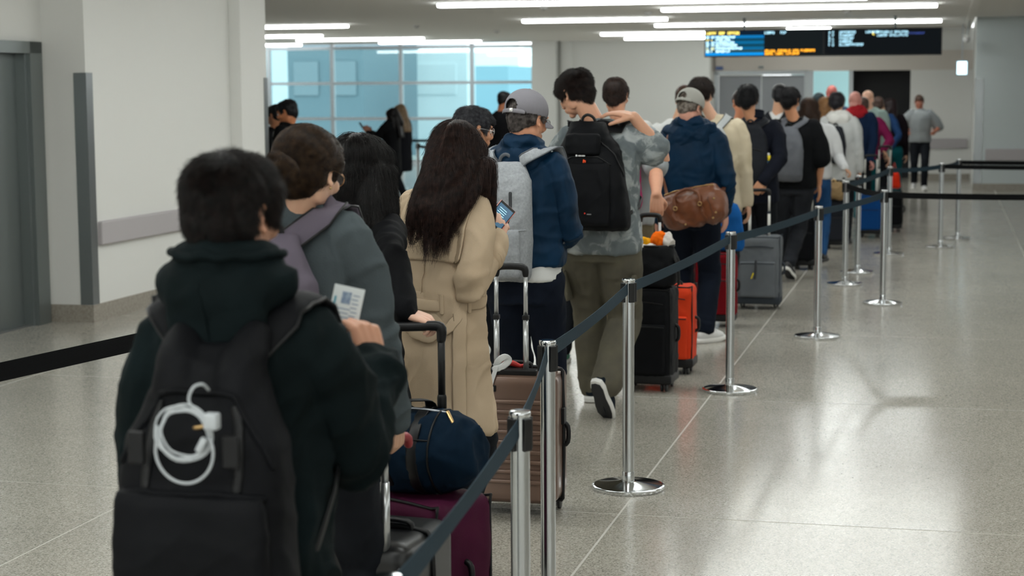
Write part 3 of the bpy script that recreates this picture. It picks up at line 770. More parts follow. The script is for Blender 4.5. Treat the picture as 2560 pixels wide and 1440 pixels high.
def shoe(parent, name, ankle, R, k, m, m_sole, accent=None):
    """R turns a shoe that points along +Y"""
    A = Vector(ankle)
    def P(x, y, z): return A + (R @ Vector((x, y, z))) * k
    S = Soup()
    S.tube([P(0, -.035, -.045), P(0, .02, -.048), P(0, .09, -.058), P(0, .145, -.066)], [.037 * k, .042 * k, .043 * k, .030 * k], n=16)
    S.tube([P(0, -.012, .012), P(0, -.018, -.04)], [.036 * k, .038 * k], n=14, sub=1)
    o = S.remesh(name, m, parent, voxel=.007, smooth=3)
    S = Soup(); V = []
    out = [(.0, -.082), (.026, -.074), (.037, -.04), (.036, .02), (.044, .08), (.044, .125), (.030, .168), (.0, .184), (-.028, .172), (-.043, .13), (-.045, .08), (-.036, .02), (-.036, -.04), (-.026, -.074)]
    ring = []
    for z, sc_ in ((-.104, .94), (-.100, 1.02), (-.080, 1.05), (-.074, .98)):
        for x, y in out:
            lf = .012 * max(0, (y - .11) / .07) ** 2; ring.append(P(x * sc_, .05 + (y - .05) * sc_, z + lf))
    n = len(out); F = [(i * n + j, i * n + (j + 1) % n, (i + 1) * n + (j + 1) % n, (i + 1) * n + j) for i in range(3) for j in range(n)]
    F += [tuple(range(n - 1, -1, -1)), tuple(3 * n + j for j in range(n))]
    S.add([tuple(v) for v in ring], F); so = S.out('sole', m_sole, o, True, sharp=50)
    S = Soup(); ring = [P(x * q, .05 + (y - .05) * q, z + .012 * max(0, (y - .11) / .07) ** 2) for z, q in ((-.1075, .90), (-.1035, .93), (-.1005, .93)) for x, y in out]
    S.add([tuple(v) for v in ring], [(i * n + j, i * n + (j + 1) % n, (i + 1) * n + (j + 1) % n, (i + 1) * n + j) for i in range(2) for j in range(n)] + [tuple(range(n - 1, -1, -1)), tuple(2 * n + j for j in range(n))]); S.out('outsole', mat('outsole_dark', '202124', .6), o, True, sharp=50)
    if accent:
        b = bvh_of(o)
        for y in (.03, .055, .08):
            S = Soup(); seam(S, [P(-.03, y, -.03), P(0, y + .006, .0), P(.03, y, -.03)], b, .002, .0035); S.out('lace', accent, o)
    return o

PEOPLE = {}
class Person: pass
def person(key, label, Y, top, body, az=16, yaw=0, pitch=8, roll=0, ht=None, tone='c99b7e', hair=('short', '120e0d', '2c201b'), near=1, fem=False, hs=1.0,
           top_kind=('jacket', 'M'), bulk=1.0, hem=.50, sleeve=1.0, arms=None, legs=None, trousers=None, shoes=None, twist=0, lean=0.0, wr=.006, trouser_r=1.0, seed=None, group=None,
           nohair=False, sh_w=1.0, hair_kw=None, shz=.805, head_dy=0.0, neckfill=True, hand_kw=None, tip_fn=None, fat=1.0, stance=.10, tname='trousers', sl_r=1.0):
    """top = pixel of the crown, body = pixel column of the shoulders (both at depth Y)"""
    p = Person(); seed = seed if seed is not None else sum(map(ord, key)); q = random.Random(seed)
    azr = math.radians(az); A = at(*top, Y + head_dy); zt = A.z; ht = ht or zt
    B = at(body, top[1] + 150, Y)
    root = empty('person', (B.x, Y, 0), -azr); tag(root, label, 'person', group)
    Ri = Matrix.Rotation(azr, 3, 'Z')
    def Lc(v): v = Vector(v) - Vector((B.x, Y, 0)); return Ri @ v
    def LP(px, py, dY=0.0): return Lc(at(px, py, Y + dY))
    p.root, p.LP, p.Lc, p.ht, p.Y, p.az = root, LP, Lc, ht, Y, az
    u = ht / 1.75
    R = rotm(math.radians(yaw), math.radians(pitch), math.radians(roll)); k = hs
    T = Lc(A); C = T + (R @ Vector((0, 0, -.122))) * k
    p.headC, p.R = C, R
    # joints
    lz = lambda f: f * ht
    shc = Vector((0, lean, lz(shz))); tw = math.radians(twist)
    def sh(side): v = Vector((side * .178 * u * sh_w, 0, 0)); v.rotate(Matrix.Rotation(-tw, 3, 'Z')); return shc + v + Vector((0, 0, -.02 * u))
    l1, l2 = .172 * ht, .148 * ht
    am = {}
    arms = arms or {}
    for side in (-1, 1):
        d = arms.get(side)
        S0 = sh(side)
        if d is None: d = dict(w=Vector((side * .235 * u * sh_w, .03 + lean * .5, lz(.475))))
        w = d['w']; w = Vector(w); e, w = (Vector(d['e']), w) if 'e' in d else ik(S0, w, l1, l2, d.get('hint', (side * .25, -1, -.15)))
        dd = (w - e).normalized(); am[side] = (S0, e, w, d.get('d', dd), d.get('n', Vector((-side, 0, 0))), d.get('curl', (.45, .45, .35)), d.get('thumb', .3))
    p.am = am
    # the skin: head, neck, chest and arms as one surface
    S = Soup(); P = head_soup(S, C, R, k, fem, fat); p.P = P
    nk = P(0, -.030, -.05); nb = shc + Vector((0, .0, .01))
    nr_ = (.047 if fem else .055) * k * fat
    S.tube([nk, nk.lerp(nb, .5), nb + Vector((0, -.005, -.02))], [nr_, nr_ * 1.02, nr_ * 1.25], n=16)
    S.loft([(0, lean * .6, lz(.66), .11 * u, .07 * u), (0, lean, lz(.75), .14 * u * sh_w, .08 * u), (shc.x, shc.y, lz(.795), .13 * u * sh_w, .07 * u), (shc.x, shc.y, lz(.83), .05 * u, .05 * u)], n=20)
    ak = .92 if fem else 1.06
    for side in (-1, 1):
        S0, e, w, d, n, cu, th_ = am[side]
        S.tube([S0.lerp(e, .12) + Vector((-side * .03, 0, -.01)), S0.lerp(e, .5), e, e.lerp(w, .35), e.lerp(w, .8), w], [.034 * u, .042 * u * ak, .037 * u * ak, .040 * u * ak, .028 * u * ak, .026 * u * ak], n=14, sub=2)
        hand(S, w, d, n, side, cu, k=(.90 if fem else 1.0) * u, thumb=th_)
    msk = skin(tone); root['_skin'] = msk.name
    vx = {2: .0042, 1: .006, 0: .009}[near]
    body_o = S.remesh('body', msk, root, voxel=vx, smooth=2)
    p.body = body_o
    hm = hair_mat(hair[1], hair[2]); p.hm = hm
    if near >= 1: face_parts(root, P, R, k, mat('brow_' + hair[1], hair[1], .8))
    hk = dict(hair_kw or {})
    nS = {2: 16000, 1: 5000, 0: 0}[near]
    hv = {2: .0055, 1: .007, 0: .010}[near]
    if hair[0] == 'short': short_hair(root, P, R, k, hm, seed=seed, n=hk.pop('n', nS), vox=hv, **hk)
    elif hair[0] == 'long': long_hair(root, P, R, k, hm, tip_fn(p), seed=seed, n=hk.pop('n', nS), vox=hv + .001, **hk)
    # the top
    g, gm = top_kind
    b_ = bulk * u; sw = sh_w
    S = Soup()
    tx, ty = shc.x, shc.y
    S.loft([(0, 0, lz(hem) , .172 * b_, .125 * b_), (0, 0, lz(hem) + .05, .176 * b_, .128 * b_), (0, lean * .25, lz(.60), .163 * b_, .120 * b_), (0, lean * .55, lz(.68), .168 * b_ * (1 + sw) / 2, .122 * b_),
            (tx * .7, ty * .8, lz(.74), .172 * b_ * sw, .120 * b_), (tx, ty, lz(.785), .168 * b_ * sw, .105 * b_), (tx, ty, lz(shz + .005), .145 * b_ * sw, .085 * b_), (tx, ty, lz(shz + .025), .10 * u * sw, .070 * u), (tx, ty + .01, lz(shz + .042), .066 * u, .064 * u)], n=32, e=2.3)
    js = []
    for side in (-1, 1):
        S0, e, w = am[side][:3]
        if sleeve >= 1:
            we = e.lerp(w, .97)
            S.tube([S0 + Vector((-side * .03, 0, 0)), S0.lerp(e, .3), S0.lerp(e, .7), e, e.lerp(w, .4), e.lerp(w, .85), we], [.064 * b_ * (.75 + .25 * sl_r), .061 * b_ * (.5 + .5 * sl_r), .054 * b_ * sl_r, .050 * b_ * sl_r, .047 * b_ * sl_r, .041 * b_ * sl_r, .039 * b_ * sl_r], n=16, sub=2)
        else:
            we = S0.lerp(e, sleeve)
            S.tube([S0 + Vector((-side * .03, 0, 0)), S0.lerp(e, sleeve * .5), we], [.070 * b_ * sl_r, .074 * b_ * sl_r, .076 * b_ * sl_r], n=16, sub=3)
        ax = (w - S0).normalized(); js += [(tuple(e), .10, tuple(ax)), (tuple(we), .05, tuple(ax))]
    gv = {2: .0085, 1: .011, 0: .016}[near]
    if wr > 0: js.append(((0, 0, lz(.60)), .16, (0, 0, 1)))
    p.top = S.remesh(g, gm, root, voxel=gv, smooth=3, disp=folds(wr, (8, 8, 3.5), seed, joints=js if near else (), jamp=wr * .8) if wr else None)
    p.shc = shc; p.lz = lz; p.u = u; p.b_ = b_
    # the legs
    legs = legs or {-1: dict(f=(-stance, .02)), 1: dict(f=(stance, -.03))}
    tm = trousers or fabric('black_trouser_cloth', '15171b', '1d2025'); S = Soup(); js = []
    S.loft([(0, 0, lz(.445), .150 * u * min(trouser_r, 1.1), .105 * u * min(trouser_r, 1.1)), (0, 0, lz(.50), .160 * u * min(trouser_r, 1.1), .118 * u * min(trouser_r, 1.1)), (0, 0, lz(.56), .156 * u, .112 * u), (0, 0, lz(.60), .150 * u, .105 * u)], n=24, e=2.3)
    ft = {}
    for side in (-1, 1):
        d = legs[side]; fx, fy = d['f']; fz = d.get('z', .0)
        hp = Vector((side * .088 * u, 0, lz(.49))); an = Vector((fx, fy, .105 * u + fz))
        kn, an = ik(hp, an, .245 * ht, .232 * ht, d.get('hint', (side * .05, 1, 0))); ft[side] = (an, d)
        r = trouser_r * u
        S.tube([hp + Vector((0, 0, .03)), hp.lerp(kn, .3), hp.lerp(kn, .75), kn, kn.lerp(an, .35), kn.lerp(an, .8), an + (an - kn).normalized() * d.get('cuff', .0)], [.096 * r, .093 * r, .074 * r, .068 * r, .066 * r, .060 * r, .060 * r], n=16, sub=2)
        js += [(tuple(kn), .10, (0, 0, 1)), (tuple(an), .09, (0, 0, 1)), (tuple(hp), .08, (side * .5, 0, .8))]
    p.trousers = S.remesh(tname, tm, root, voxel={2: .010, 1: .012, 0: .018}[near], smooth=3, disp=folds(.005, (9, 9, 3), seed + 2, joints=js if near else (), jamp=.006))
    sm = shoes or (mat('black_shoe', '17181b', .5), mat('dark_sole', '2a2a2c', .6), None)
    for side in (-1, 1):
        an, d = ft[side]
        shoe(root, 'shoe', an + Vector((0, 0, 0)), rotm(math.radians(d.get('yaw', side * 8)), math.radians(d.get('pitch', 0)), 0), u * 1.0, sm[0], sm[1], sm[2] if len(sm) > 2 else None)
    p.ft = ft
    PEOPLE[key] = p
    del root['_skin']
    return p

def place(o, p):
    """an object built in a person's space that is a thing of its own"""
    o.location = p.root.location; o.rotation_euler = p.root.rotation_euler; return o
def collar(p, m, h=.045, r=.012, name='collar', drop=.0, rx=1.0):
    """stand-up collar ring round the neck"""
    c = p.shc; S = Soup(); z = p.lz(.845) + drop
    for j, (zz, q) in enumerate([(0, 1.06), (h * .5, 1.0), (h, .97)]):
        S.tube([(c.x + math.cos(a) * .068 * p.u * q * rx, c.y + .008 + math.sin(a) * .068 * p.u * q, z + zz - .012 * math.sin(a)) for a in [i * 2 * PI / 14 for i in range(14)]], r, n=8, sub=2, closed=True)
    return S.remesh(name, m, p.root, voxel=.006, smooth=3)
def hood(p, m, w=.15, drop=.14, r=.035, up_=.0, amp=.006, vox=.008, back=.0, seed=3):
    """a folded hood: roll round the neck and a pouch on the upper back"""
    c = p.shc; u = p.u; z = p.lz(.84) + up_; S = Soup(); pts, rr = [], []
    for i in range(13):
        a = math.radians(-250 + i * 320 / 12); s_ = math.sin(a)
        pts.append((c.x + math.cos(a) * w * .62 * u, c.y - back * .5 + s_ * .085 * u, z + .012 * (1 if s_ < 0 else -1) + .02 * -s_)); rr.append(r * u * (1.0 if s_ < 0 else .7))
    S.tube(pts, rr, n=14)
    S.tube([(c.x + x * w * 1.0 * u, c.y - .085 * u - back + .07 * abs(x) ** 2, z - .015 - .03 * (1 - abs(x)) * 1) for x in (-.9, -.5, 0, .5, .9)], [r * 1.0, r * 1.3, r * 1.35, r * 1.3, r * 1.0], n=14)
    S.ell((c.x, c.y - .088 * u - back, z - drop * .42), (w * .82 * u, .042, drop * .55), nu=24, nv=14)
    S.ell((c.x, c.y - .060 * u - back, z - .02), (w * .95 * u, .05, .05), nu=24, nv=14)
    return S.remesh('hood', m, p.root, voxel=vox, smooth=4, disp=folds(amp, (7, 9, 12), seed))

def cap(p, col, label_m=None, hole=True, k=1.04):
    P, R = p.P, p.R; m = fabric('cap_' + col, col, None, bscale=500)
    S = Soup(); S.ell(P(0, -.020, .045), (.086 * k, .106 * k, .088 * k), R, nu=32, nv=20)
    o = S.remesh('cap', m, p.root, voxel=.005, smooth=1)
    # cut the dome below the band and the opening at the back
    me = o.data; bm = bmesh.new(); bm.from_mesh(me); Ri = R.transposed(); C = P(0, 0, 0); kill = []
    for f in bm.faces:
        q = Ri @ (f.calc_center_median() - C)
        z = q.z - .018 - .18 * (q.y + .02) * .35
        arch = hole and q.y < -.05 and (q.x / .034) ** 2 + ((q.z - .040) / .030) ** 2 < 1
        if z < 0 or arch: kill.append(f)
    bmesh.ops.delete(bm, geom=kill, context='FACES'); bm.to_mesh(me); bm.free()
    md = o.modifiers.new('s', 'SOLIDIFY'); md.thickness = .003; md.offset = 1
    # visor
    S = Soup(); V = []; n = 14; rows = 6
    for j in range(rows):
        for i in range(n + 1):
            a = PI * i / n; t = j / (rows - 1); x = math.cos(a) * (.074 + .004 * t); y = .070 + math.sin(a) * (.012 + .070 * t) - .03 * (1 - math.sin(a)); z = .030 - .022 * t - .030 * math.cos(a) ** 2
            V.append(P(x, y, z))
    W_ = [v + (R @ Vector((0, 0, -.004))) for v in V]; N1 = len(V); F = []
    for j in range(rows - 1):
        for i in range(n):
            a = j * (n + 1) + i; b = a + n + 1; F += [(a, a + 1, b + 1, b), (N1 + a, N1 + b, N1 + b + 1, N1 + a + 1)]
    for j in range(rows - 1):
        for i in (0, n):
            a = j * (n + 1) + i; b = a + n + 1; F.append((a, b, N1 + b, N1 + a))
    for i in range(n):
        a = (rows - 1) * (n + 1) + i; F += [(a, a + 1, N1 + a + 1, N1 + a)]
        F.append((i, N1 + i, N1 + i + 1, i + 1))
    S.add([tuple(v) for v in V + W_], F); S.out('visor', m, o)
    b = bvh_of(o) if len(me.polygons) else None
    if hole:
        S = Soup(); S.tube([P(math.sin(a) * .0905 * k, -.020 - math.cos(a) * .1105 * k, .014) for a in [-.75 + i * 1.5 / 8 for i in range(9)]], .010, n=8, sub=2, flat=.25, up=[P(math.sin(a), -math.cos(a), 0) - P(0, 0, 0) for a in [-.75 + i * 1.5 / 16 for i in range(17)]]); S.out('strap', m, o)
        S = Soup(); S.box(P(.014, -.134, .016), (.010, .004, .009), R=R.to_4x4(), bev=.002); S.out('buckle', mat('buckle_metal', 'd8d8d6', .25, .9), o)
    for a in range(6):
        S = Soup(); an = a * PI / 3 + .5
        S.tube([P(math.cos(an) * .086 * k * math.sin(t) * 1.01, -.020 + math.sin(an) * .106 * k * math.sin(t) * 1.01, .045 + .088 * k * math.cos(t) * 1.01) for t in [i * .19 for i in range(7)]], .0012, n=6, sub=1); S.out('stitching', m, o)
    S = Soup(); S.ell(P(0, -.020, .045 + .090 * k), (.007, .007, .004), R); S.out('top_button', m, o)
    return o
def glasses(p, rimless=False, m=None):
    P, R = p.P, p.R; m = m or mat('gold_rim', 'b98b5e', .3, .9); S = Soup()
    for sx in (-1, 1):
        S.tube([P(sx * .033 + math.cos(a) * .023, .096 - .003 * math.cos(a) * sx, .004 + math.sin(a) * .020) for a in [i * PI / 6 for i in range(12)]], .0011, n=6, sub=2, closed=True)
        S.tube([P(sx * .056, .092, .009), P(sx * .076, .05, .010), P(sx * .081, .0, .012), P(sx * .081, -.015, .002)], .0012, n=6)
    S.tube([P(-.010, .097, .006), P(0, .099, .010), P(.010, .097, .006)], .0011, n=6)
    o = S.out('glasses', m, p.root)
    for sx in (-1, 1):
        S = Soup(); S.ell(P(sx * .033, .096, .004), (.022, .0008, .019), R, nu=18, nv=6); S.out('lens', mat('spectacle_lens', 'ffffff', .03, alpha=.05), o)
    return o

# ---------------------------------------------------------------- backpacks
def backpack(p, label, name, m, w=.30, h=.44, d=.16, top_z=None, x=0.0, m_strap=None, m_trim=None, kind='plain', strap_w=.030, tilt=0.0, m_top=None, gap=.0, vox=.007, seed=5, handle=True, taper=.72, strap_x=.105, humps=0.0, strap_off=.011):
    """worn on p's back; built in p's space; returns the top-level thing and a point function"""
    u = p.u; m_strap = m_strap or m; m_trim = m_trim or M_BLACK
    r = empty(name); place(r, p); tag(r, label, 'backpack')
    tz = top_z if top_z is not None else p.lz(.80); bz = tz - h
    yb = p.shc.y - .098 * p.b_ - gap
    def Q(a, b, c): return Vector((x + a * w / 2 + math.sin(tilt) * (c - .5) * h, yb - b * d + (1 - c) * .0, bz + c * h))
    S = Soup(); secs = []
    for c, rx, ry in [(0, .86, .70), (.03, .95, .86), (.12, 1.0, 1.0), (.35, 1.0, 1.02), (.55, .98, .96), (.72, .93, .84), (.85, .84 * (taper + .22), .68), (.94, .70 * (taper + .18), .48), (1.0, .50, .26)]:
        secs.append((x + math.sin(tilt) * (c - .5) * h, yb - ry * d / 2, bz + c * h, rx * w / 2, ry * d / 2))
    S.loft(secs, n=36, e=3.0)
    if humps:
        for sx in (-1, 1): S.tube([Q(sx * .36, .52, .70), Q(sx * .36, .46, .86), Q(sx * .38, .26, .97), Q(sx * .42, .06, 1.03)], [.03, humps, humps * .85, .026], n=14)
    body = S.remesh('pack_body', m, r, voxel=vox, smooth=5, disp=folds(.006, (6, 6, 5), seed, fine=.25))
    b = bvh_of(body); p.pack, p.pb, p.Q = r, b, Q
    tb = bvh_of(p.top)
    zz = lambda f: p.shc.z + (f - .805) * p.ht
    for sx in (-1, 1):
        sh = p.shc
        path = [Q(sx * .34, .10, .97), Vector((sh.x + sx * strap_x * .85 * u, sh.y - .07 * u, zz(.825))), Vector((sh.x + sx * strap_x * u, sh.y, zz(.85))), Vector((sh.x + sx * (strap_x + .01) * u, sh.y + .09 * u, zz(.80))), Vector((sh.x + sx * .12 * u, sh.y + .14 * u, p.lz(.72))), Vector((sh.x + sx * .15 * u, sh.y + .11 * u, p.lz(.64))), Vector((sh.x + sx * .175 * u, sh.y + .0, p.lz(.60))), Q(sx * .80, .05, .12)]
        res, nn = cling(path[1:7], tb, strap_off, 4)
        pts = [path[0]] + res + [path[7]]; ups = [Vector((0, -1, .4))] + nn + [Vector((sx, -.3, 0))]
        if strap_off > .012:
            for q in (2, 1): res_ = path[0].lerp(res[2], q / 3) + Vector((0, -.055, .01)); pts.insert(1, res_); ups.insert(1, Vector((0, -1, .3)))
            del pts[3:5]; del ups[3:5]
        n1 = int(len(pts) * .68); S = Soup(); S.tube(pts[:n1], strap_w, n=12, sub=1, flat=.24, up=ups[:n1]); st = S.out('strap', m_strap, r)
        S = Soup(); S.tube(pts[n1 - 1:], .012, n=8, sub=1, flat=.2, up=ups[n1 - 1:]); S.out('webbing', m_trim, st)
        for e in (-1, 1):
            S = Soup(); ed = []
            for i in range(n1):
                t = (pts[min(i + 1, n1 - 1)] - pts[max(i - 1, 0)]).normalized(); ed.append(pts[i] + t.cross(Vector(ups[i])).normalized() * strap_w * .96 * e + Vector(ups[i]) * .002)
            S.tube(ed, .0035, n=6, sub=1); S.out('piping', m_trim, st)
    if handle:
        S = Soup(); S.tube([Q(-.20, .12, .97), Q(-.16, .14, 1.04), Q(0, .16, 1.07), Q(.16, .14, 1.04), Q(.20, .12, .97)], .008, n=8, flat=.5, up=(0, 1, 0)); S.out('top_handle', m_trim, r)
    p.packbody = body
    return r
def zipline(p, pts, m=None, r=.0035, off=.0015, name='zip', dens=6, parent=None, flat=1.0):
    S = Soup(); seam(S, [p.Q(*q) for q in pts], p.pb, off, r, dens=dens, flat=flat); return S.out(name, m or M_BLACK, parent or p.packbody)
def pocket(p, c, half, m, name='front_pocket', d=.02, e=3.2, parent=None, vox=.006, seed=2):
    S = Soup(); q = p.Q(*c); hx, hz = half
    S.loft([(q.x, q.y, q.z - hz, hx * .90, d * .5), (q.x, q.y, q.z - hz * .88, hx * .98, d * .95), (q.x, q.y, q.z, hx, d * 1.05), (q.x, q.y, q.z + hz * .8, hx * .98, d * .8), (q.x, q.y, q.z + hz, hx * .94, d * .45)], n=28, e=e)
    return S.remesh(name, m, parent or p.pack, voxel=vox, smooth=4, disp=folds(.003, (8, 8, 8), seed))

# ---------------------------------------------------------------- luggage
M_POLE = mat('silver_pole', 'c3c6c8', .28, .9); M_WHEEL = mat('wheel_rubber', '17181a', .5)
def luggage(name, label, X, Y, rz, w=.40, d=.24, h=.62, m=None, kind='soft', pole_z=1.0, pole_w=.22, m_pole=None, m_grip=None, wheels=4, m_trim=None, group=None, pole_y=None, vox=.010, cat='suitcase', poles=2, seed=1, pk=(.36, .27)):
    """local space: X across, front face at -Y, the drawbar at +Y by default"""
    r = empty(name, (X, Y, 0), rz); tag(r, label, cat, group); m_trim = m_trim or M_BLACK; m_pole = m_pole or M_POLE; m_grip = m_grip or M_BLACK
    wz = .055; S = Soup()
    if kind == 'hard':
        S.box((0, 0, wz + h / 2), (w / 2, d / 2, h / 2), bev=.045); sh = S.remesh('shell', m, r, voxel=.007, smooth=3)
    else:
        S.box((0, 0, wz + h / 2), (w / 2, d / 2, h / 2), bev=.035); sh = S.remesh('shell', m, r, voxel=vox, smooth=3, disp=folds(.005, (5, 5, 5), seed))
    r_ = sh; b = bvh_of(sh)
    if kind == 'hard':
        # ribs across the front and side faces
        for sy in (-1, 1):
            for k in range(9):
                z = wz + h * (.18 + .075 * k); hw = w * .36
                S = Soup(); S.box((0, sy * (d / 2 + .002), z), (hw, .012, h * .017), bev=.007); S.out('rib', m, r)
            for sx in (-1, 1):
                S = Soup(); S.tube([(sx * w * .40, sy * (d / 2 - .001), wz + h * .14), (sx * w * .40, sy * (d / 2), wz + h * .45), (sx * w * .40, sy * (d / 2 - .001), wz + h * .86)], .009, n=8); S.out('rib', m, r)
        S = Soup(); z0, z1 = wz + .03, wz + h - .03
        S.tube([(-w / 2, 0, z0 + .03), (-w / 2, 0, z1 - .03), (-w / 2 + .04, 0, z1 + .03), (w / 2 - .04, 0, z1 + .03), (w / 2, 0, z1 - .03), (w / 2, 0, z0 + .03), (w / 2 - .04, 0, z0 - .028), (-w / 2 + .04, 0, z0 - .028)], .008, n=8, sub=3, closed=True, flat=1.0); S.out('zip', m_trim, sh)
    else:
        for sy in (-1, 1):
            S = Soup(); zz0, zz1 = wz + .035, wz + h - .035; hx = w / 2 - .03; y = sy * (d / 2 - .012)
            S.tube([(-hx - .022, y, zz0), (-hx - .022, y, zz1), (-hx, y, zz1 + .028), (hx, y, zz1 + .028), (hx + .022, y, zz1), (hx + .022, y, zz0), (hx, y, zz0 - .026), (-hx, y, zz0 - .026)], .0045, n=8, sub=3, closed=True); S.out('piping', m_trim, sh)
        S = Soup(); S.box((0, -d / 2 - .012, wz + h * pk[0]), (w * .40, .016, h * pk[1]), bev=.012); fp = S.remesh('front_pocket', m, r, voxel=.007, smooth=2)
        S = Soup(); S.tube([(-w * .37, -d / 2 - .026, wz + h * (pk[0] + pk[1] * .88)), (0, -d / 2 - .028, wz + h * (pk[0] + pk[1] * .9)), (w * .37, -d / 2 - .026, wz + h * (pk[0] + pk[1] * .88))], .004, n=6); S.out('zip', m_trim, fp)
        S = Soup(); S.tube([(-w * .34, -d / 2 - .004, wz + h * .84), (0, -d / 2 - .005, wz + h * .86), (w * .34, -d / 2 - .004, wz + h * .84)], .004, n=6); S.out('zip', m_trim, sh)
        S = Soup(); S.box((0, 0, wz + .02), (w / 2 + .003, d / 2 + .003, .03), bev=.012); S.out('base_guard', m_trim, r, sharp=40)
    S = Soup(); S.tube([(-.07, 0, wz + h - .004), (-.055, 0, wz + h + .022), (.055, 0, wz + h + .022), (.07, 0, wz + h - .004)], .011, n=10, flat=.7, up=(0, 0, 1)); S.out('top_handle', m_trim, r)
    S = Soup(); S.tube([(w / 2 - .004, 0, wz + h * .42), (w / 2 + .022, 0, wz + h * .45), (w / 2 + .022, 0, wz + h * .57), (w / 2 - .004, 0, wz + h * .60)], .010, n=10); S.out('side_handle', m_trim, r)
    py_ = pole_y if pole_y is not None else d / 2 - .03
    if pole_z:
        for sx in ((-1, 1) if poles == 2 else (0,)):
            S = Soup(); S.tube([(sx * pole_w / 2, py_, wz + h - .03), (sx * pole_w / 2, py_, wz + h + (pole_z - wz - h) * .52)], .0115, n=12, sub=1, cap=False); o = S.out('pole', m_pole, r)
            S = Soup(); S.tube([(sx * pole_w / 2, py_, wz + h + (pole_z - wz - h) * .52), (sx * pole_w / 2, py_, pole_z - .012)], .0088, n=12, sub=1, cap=False); S.out('pole', m_pole, r)
            S = Soup(); S.box((sx * pole_w / 2, py_, wz + h + (pole_z - wz - h) * .52), (.013, .013, .010), bev=.003); S.out('pole_collar', m_trim, o)
        S = Soup(); S.tube([(-pole_w / 2, py_, pole_z - .03), (-pole_w / 2 + .004, py_, pole_z - .004), (-pole_w / 2 + .03, py_, pole_z + .004), (pole_w / 2 - .03, py_, pole_z + .004), (pole_w / 2 - .004, py_, pole_z - .004), (pole_w / 2, py_, pole_z - .03)], [.013, .016, .014, .014, .016, .013] if poles == 2 else .014, n=12); S.out('grip', m_grip, r)
    ws = [(-1, -1), (1, -1), (-1, 1), (1, 1)] if wheels == 4 else [(-1, 1), (1, 1)]
    for sx, sy in ws:
        cx, cy = sx * (w / 2 - .045), sy * (d / 2 - .04)
        wr_ = .026 if wheels == 4 else .036
        S = Soup(); S.box((cx, cy, wz + .004), (.024, .024, .014), bev=.006); hb = S.out('wheel_housing', m_trim, r, sharp=40)
        for o_ in (-.012, .012):
            S = Soup(); S.lathe([(wr_ * .8, -.008), (wr_, -.005), (wr_, .005), (wr_ * .8, .008), (.0, .008)], (cx + o_, cy, wr_), n=20, R=Matrix.Rotation(PI / 2, 4, 'Y')); S.out('wheel', M_WHEEL, hb, sharp=40)
    return r
# ---------------------------------------------------------------- the barrier line
post_top('Z', 966, 1440, 'nearest belt post, only its cap rim at the bottom edge of the picture', .5)
post_top('A', 1299.5, 1026, 'belt post at the bottom centre, in front of the rose gold suitcase', .72)
post_top('B', 1368.8, 849.7, 'belt post just right of the rose gold suitcase', .64)
post_top('C', 1571.5, 696.5, 'belt post with full round base in front of the olive cargo trousers', .42)
post_top('D', 1827.4, 579, 'belt post between the dark red suitcase and the grey suitcase', .36)
post_top('E', 2047.2, 514.7, 'belt post right of the grey suitcase, before the line turns right', .36)
post_top('F', 2211, 474.6, 'belt post where the long black belt runs off to the right', .36)
post_top('G', 2115.7, 452, 'belt post behind the turn, its base left of the corner post', .3)
post_top('H', 2147, 438, 'belt post standing before the blue suitcase', .3)
post_top('K', 2225.5, 416, 'belt post right behind the corner post, at the far row', .3)
post_top('I', 2354.8, 407, 'left one of the two far belt posts on the right', .3)
post_top('J', 2398, 397, 'farthest belt post on the right, with two black belts leaving it', .3)
pF = POSTS['F']; post('R', UV(0, 2.02).x + pF.x, pF.y + UV(0, 2.02).y + .1, 'belt post at the right edge of the picture, only the rim of its base showing', .2)
pI = POSTS['I']; post('S', pI.x + UV(.1, 2.6).x, pI.y + UV(.1, 2.6).y, 'belt post beyond the right edge, ending the lower far belt', .2)
pJ = POSTS['J']; post('T', pJ.x + UV(.3, 2.9).x, pJ.y + UV(.3, 2.9).y, 'belt post beyond the right edge, ending the upper far belt', .2)
G1 = 'queue barrier belts'
belt('Z', 'A', 'teal-grey belt from the bottom edge up to the bottom centre post', grp=G1)
belt('A', 'B', 'short teal-grey belt between the two posts by the rose gold suitcase', grp=G1)
belt('B', 'C', 'teal-grey belt sloping up in front of the olive cargo trousers', grp=G1)
belt('C', 'D', 'teal-grey belt crossing in front of the black bag on the case', grp=G1)
belt('D', 'E', 'teal-grey belt crossing above the grey suitcase', grp=G1)
belt('E', 'F', 'teal-grey belt between the last two near posts before the turn', grp=G1)
belt('G', 'F', 'dark belt running back from the corner post behind the line', M_BELTK, grp=G1)
belt('G', 'K', 'teal belt at the far row in front of the luggage handles', grp=G1)
belt('K', 'I', 'wide teal belt in front of the walking man', grp=G1)
belt('I', 'J', 'short teal belt between the two far right posts', grp=G1)
belt('F', 'R', 'long black belt running straight to the right edge', M_BELTK, grp=G1)
belt('I', 'S', 'lower thin black belt at the far right', M_BELTK, grp=G1)
belt('J', 'T', 'upper thin black belt at the far right', M_BELTK, grp=G1)
a = at(0, 927, 5.5); b = at(290, 862, 6.05); dv = (b - a)
post('L1', (a - dv * 2.2).x, (a - dv * 2.2).y, 'belt post off the left edge that carries the black belt', .4)
post('L2', (a + dv * 3.0).x, (a + dv * 3.0).y, 'belt post hidden behind the grey sweater', .4)
belt('L1', 'L2', 'black belt crossing the floor at the left edge of the picture', M_BELTK, z=.885, w=.062, sag=0, grp=G1)
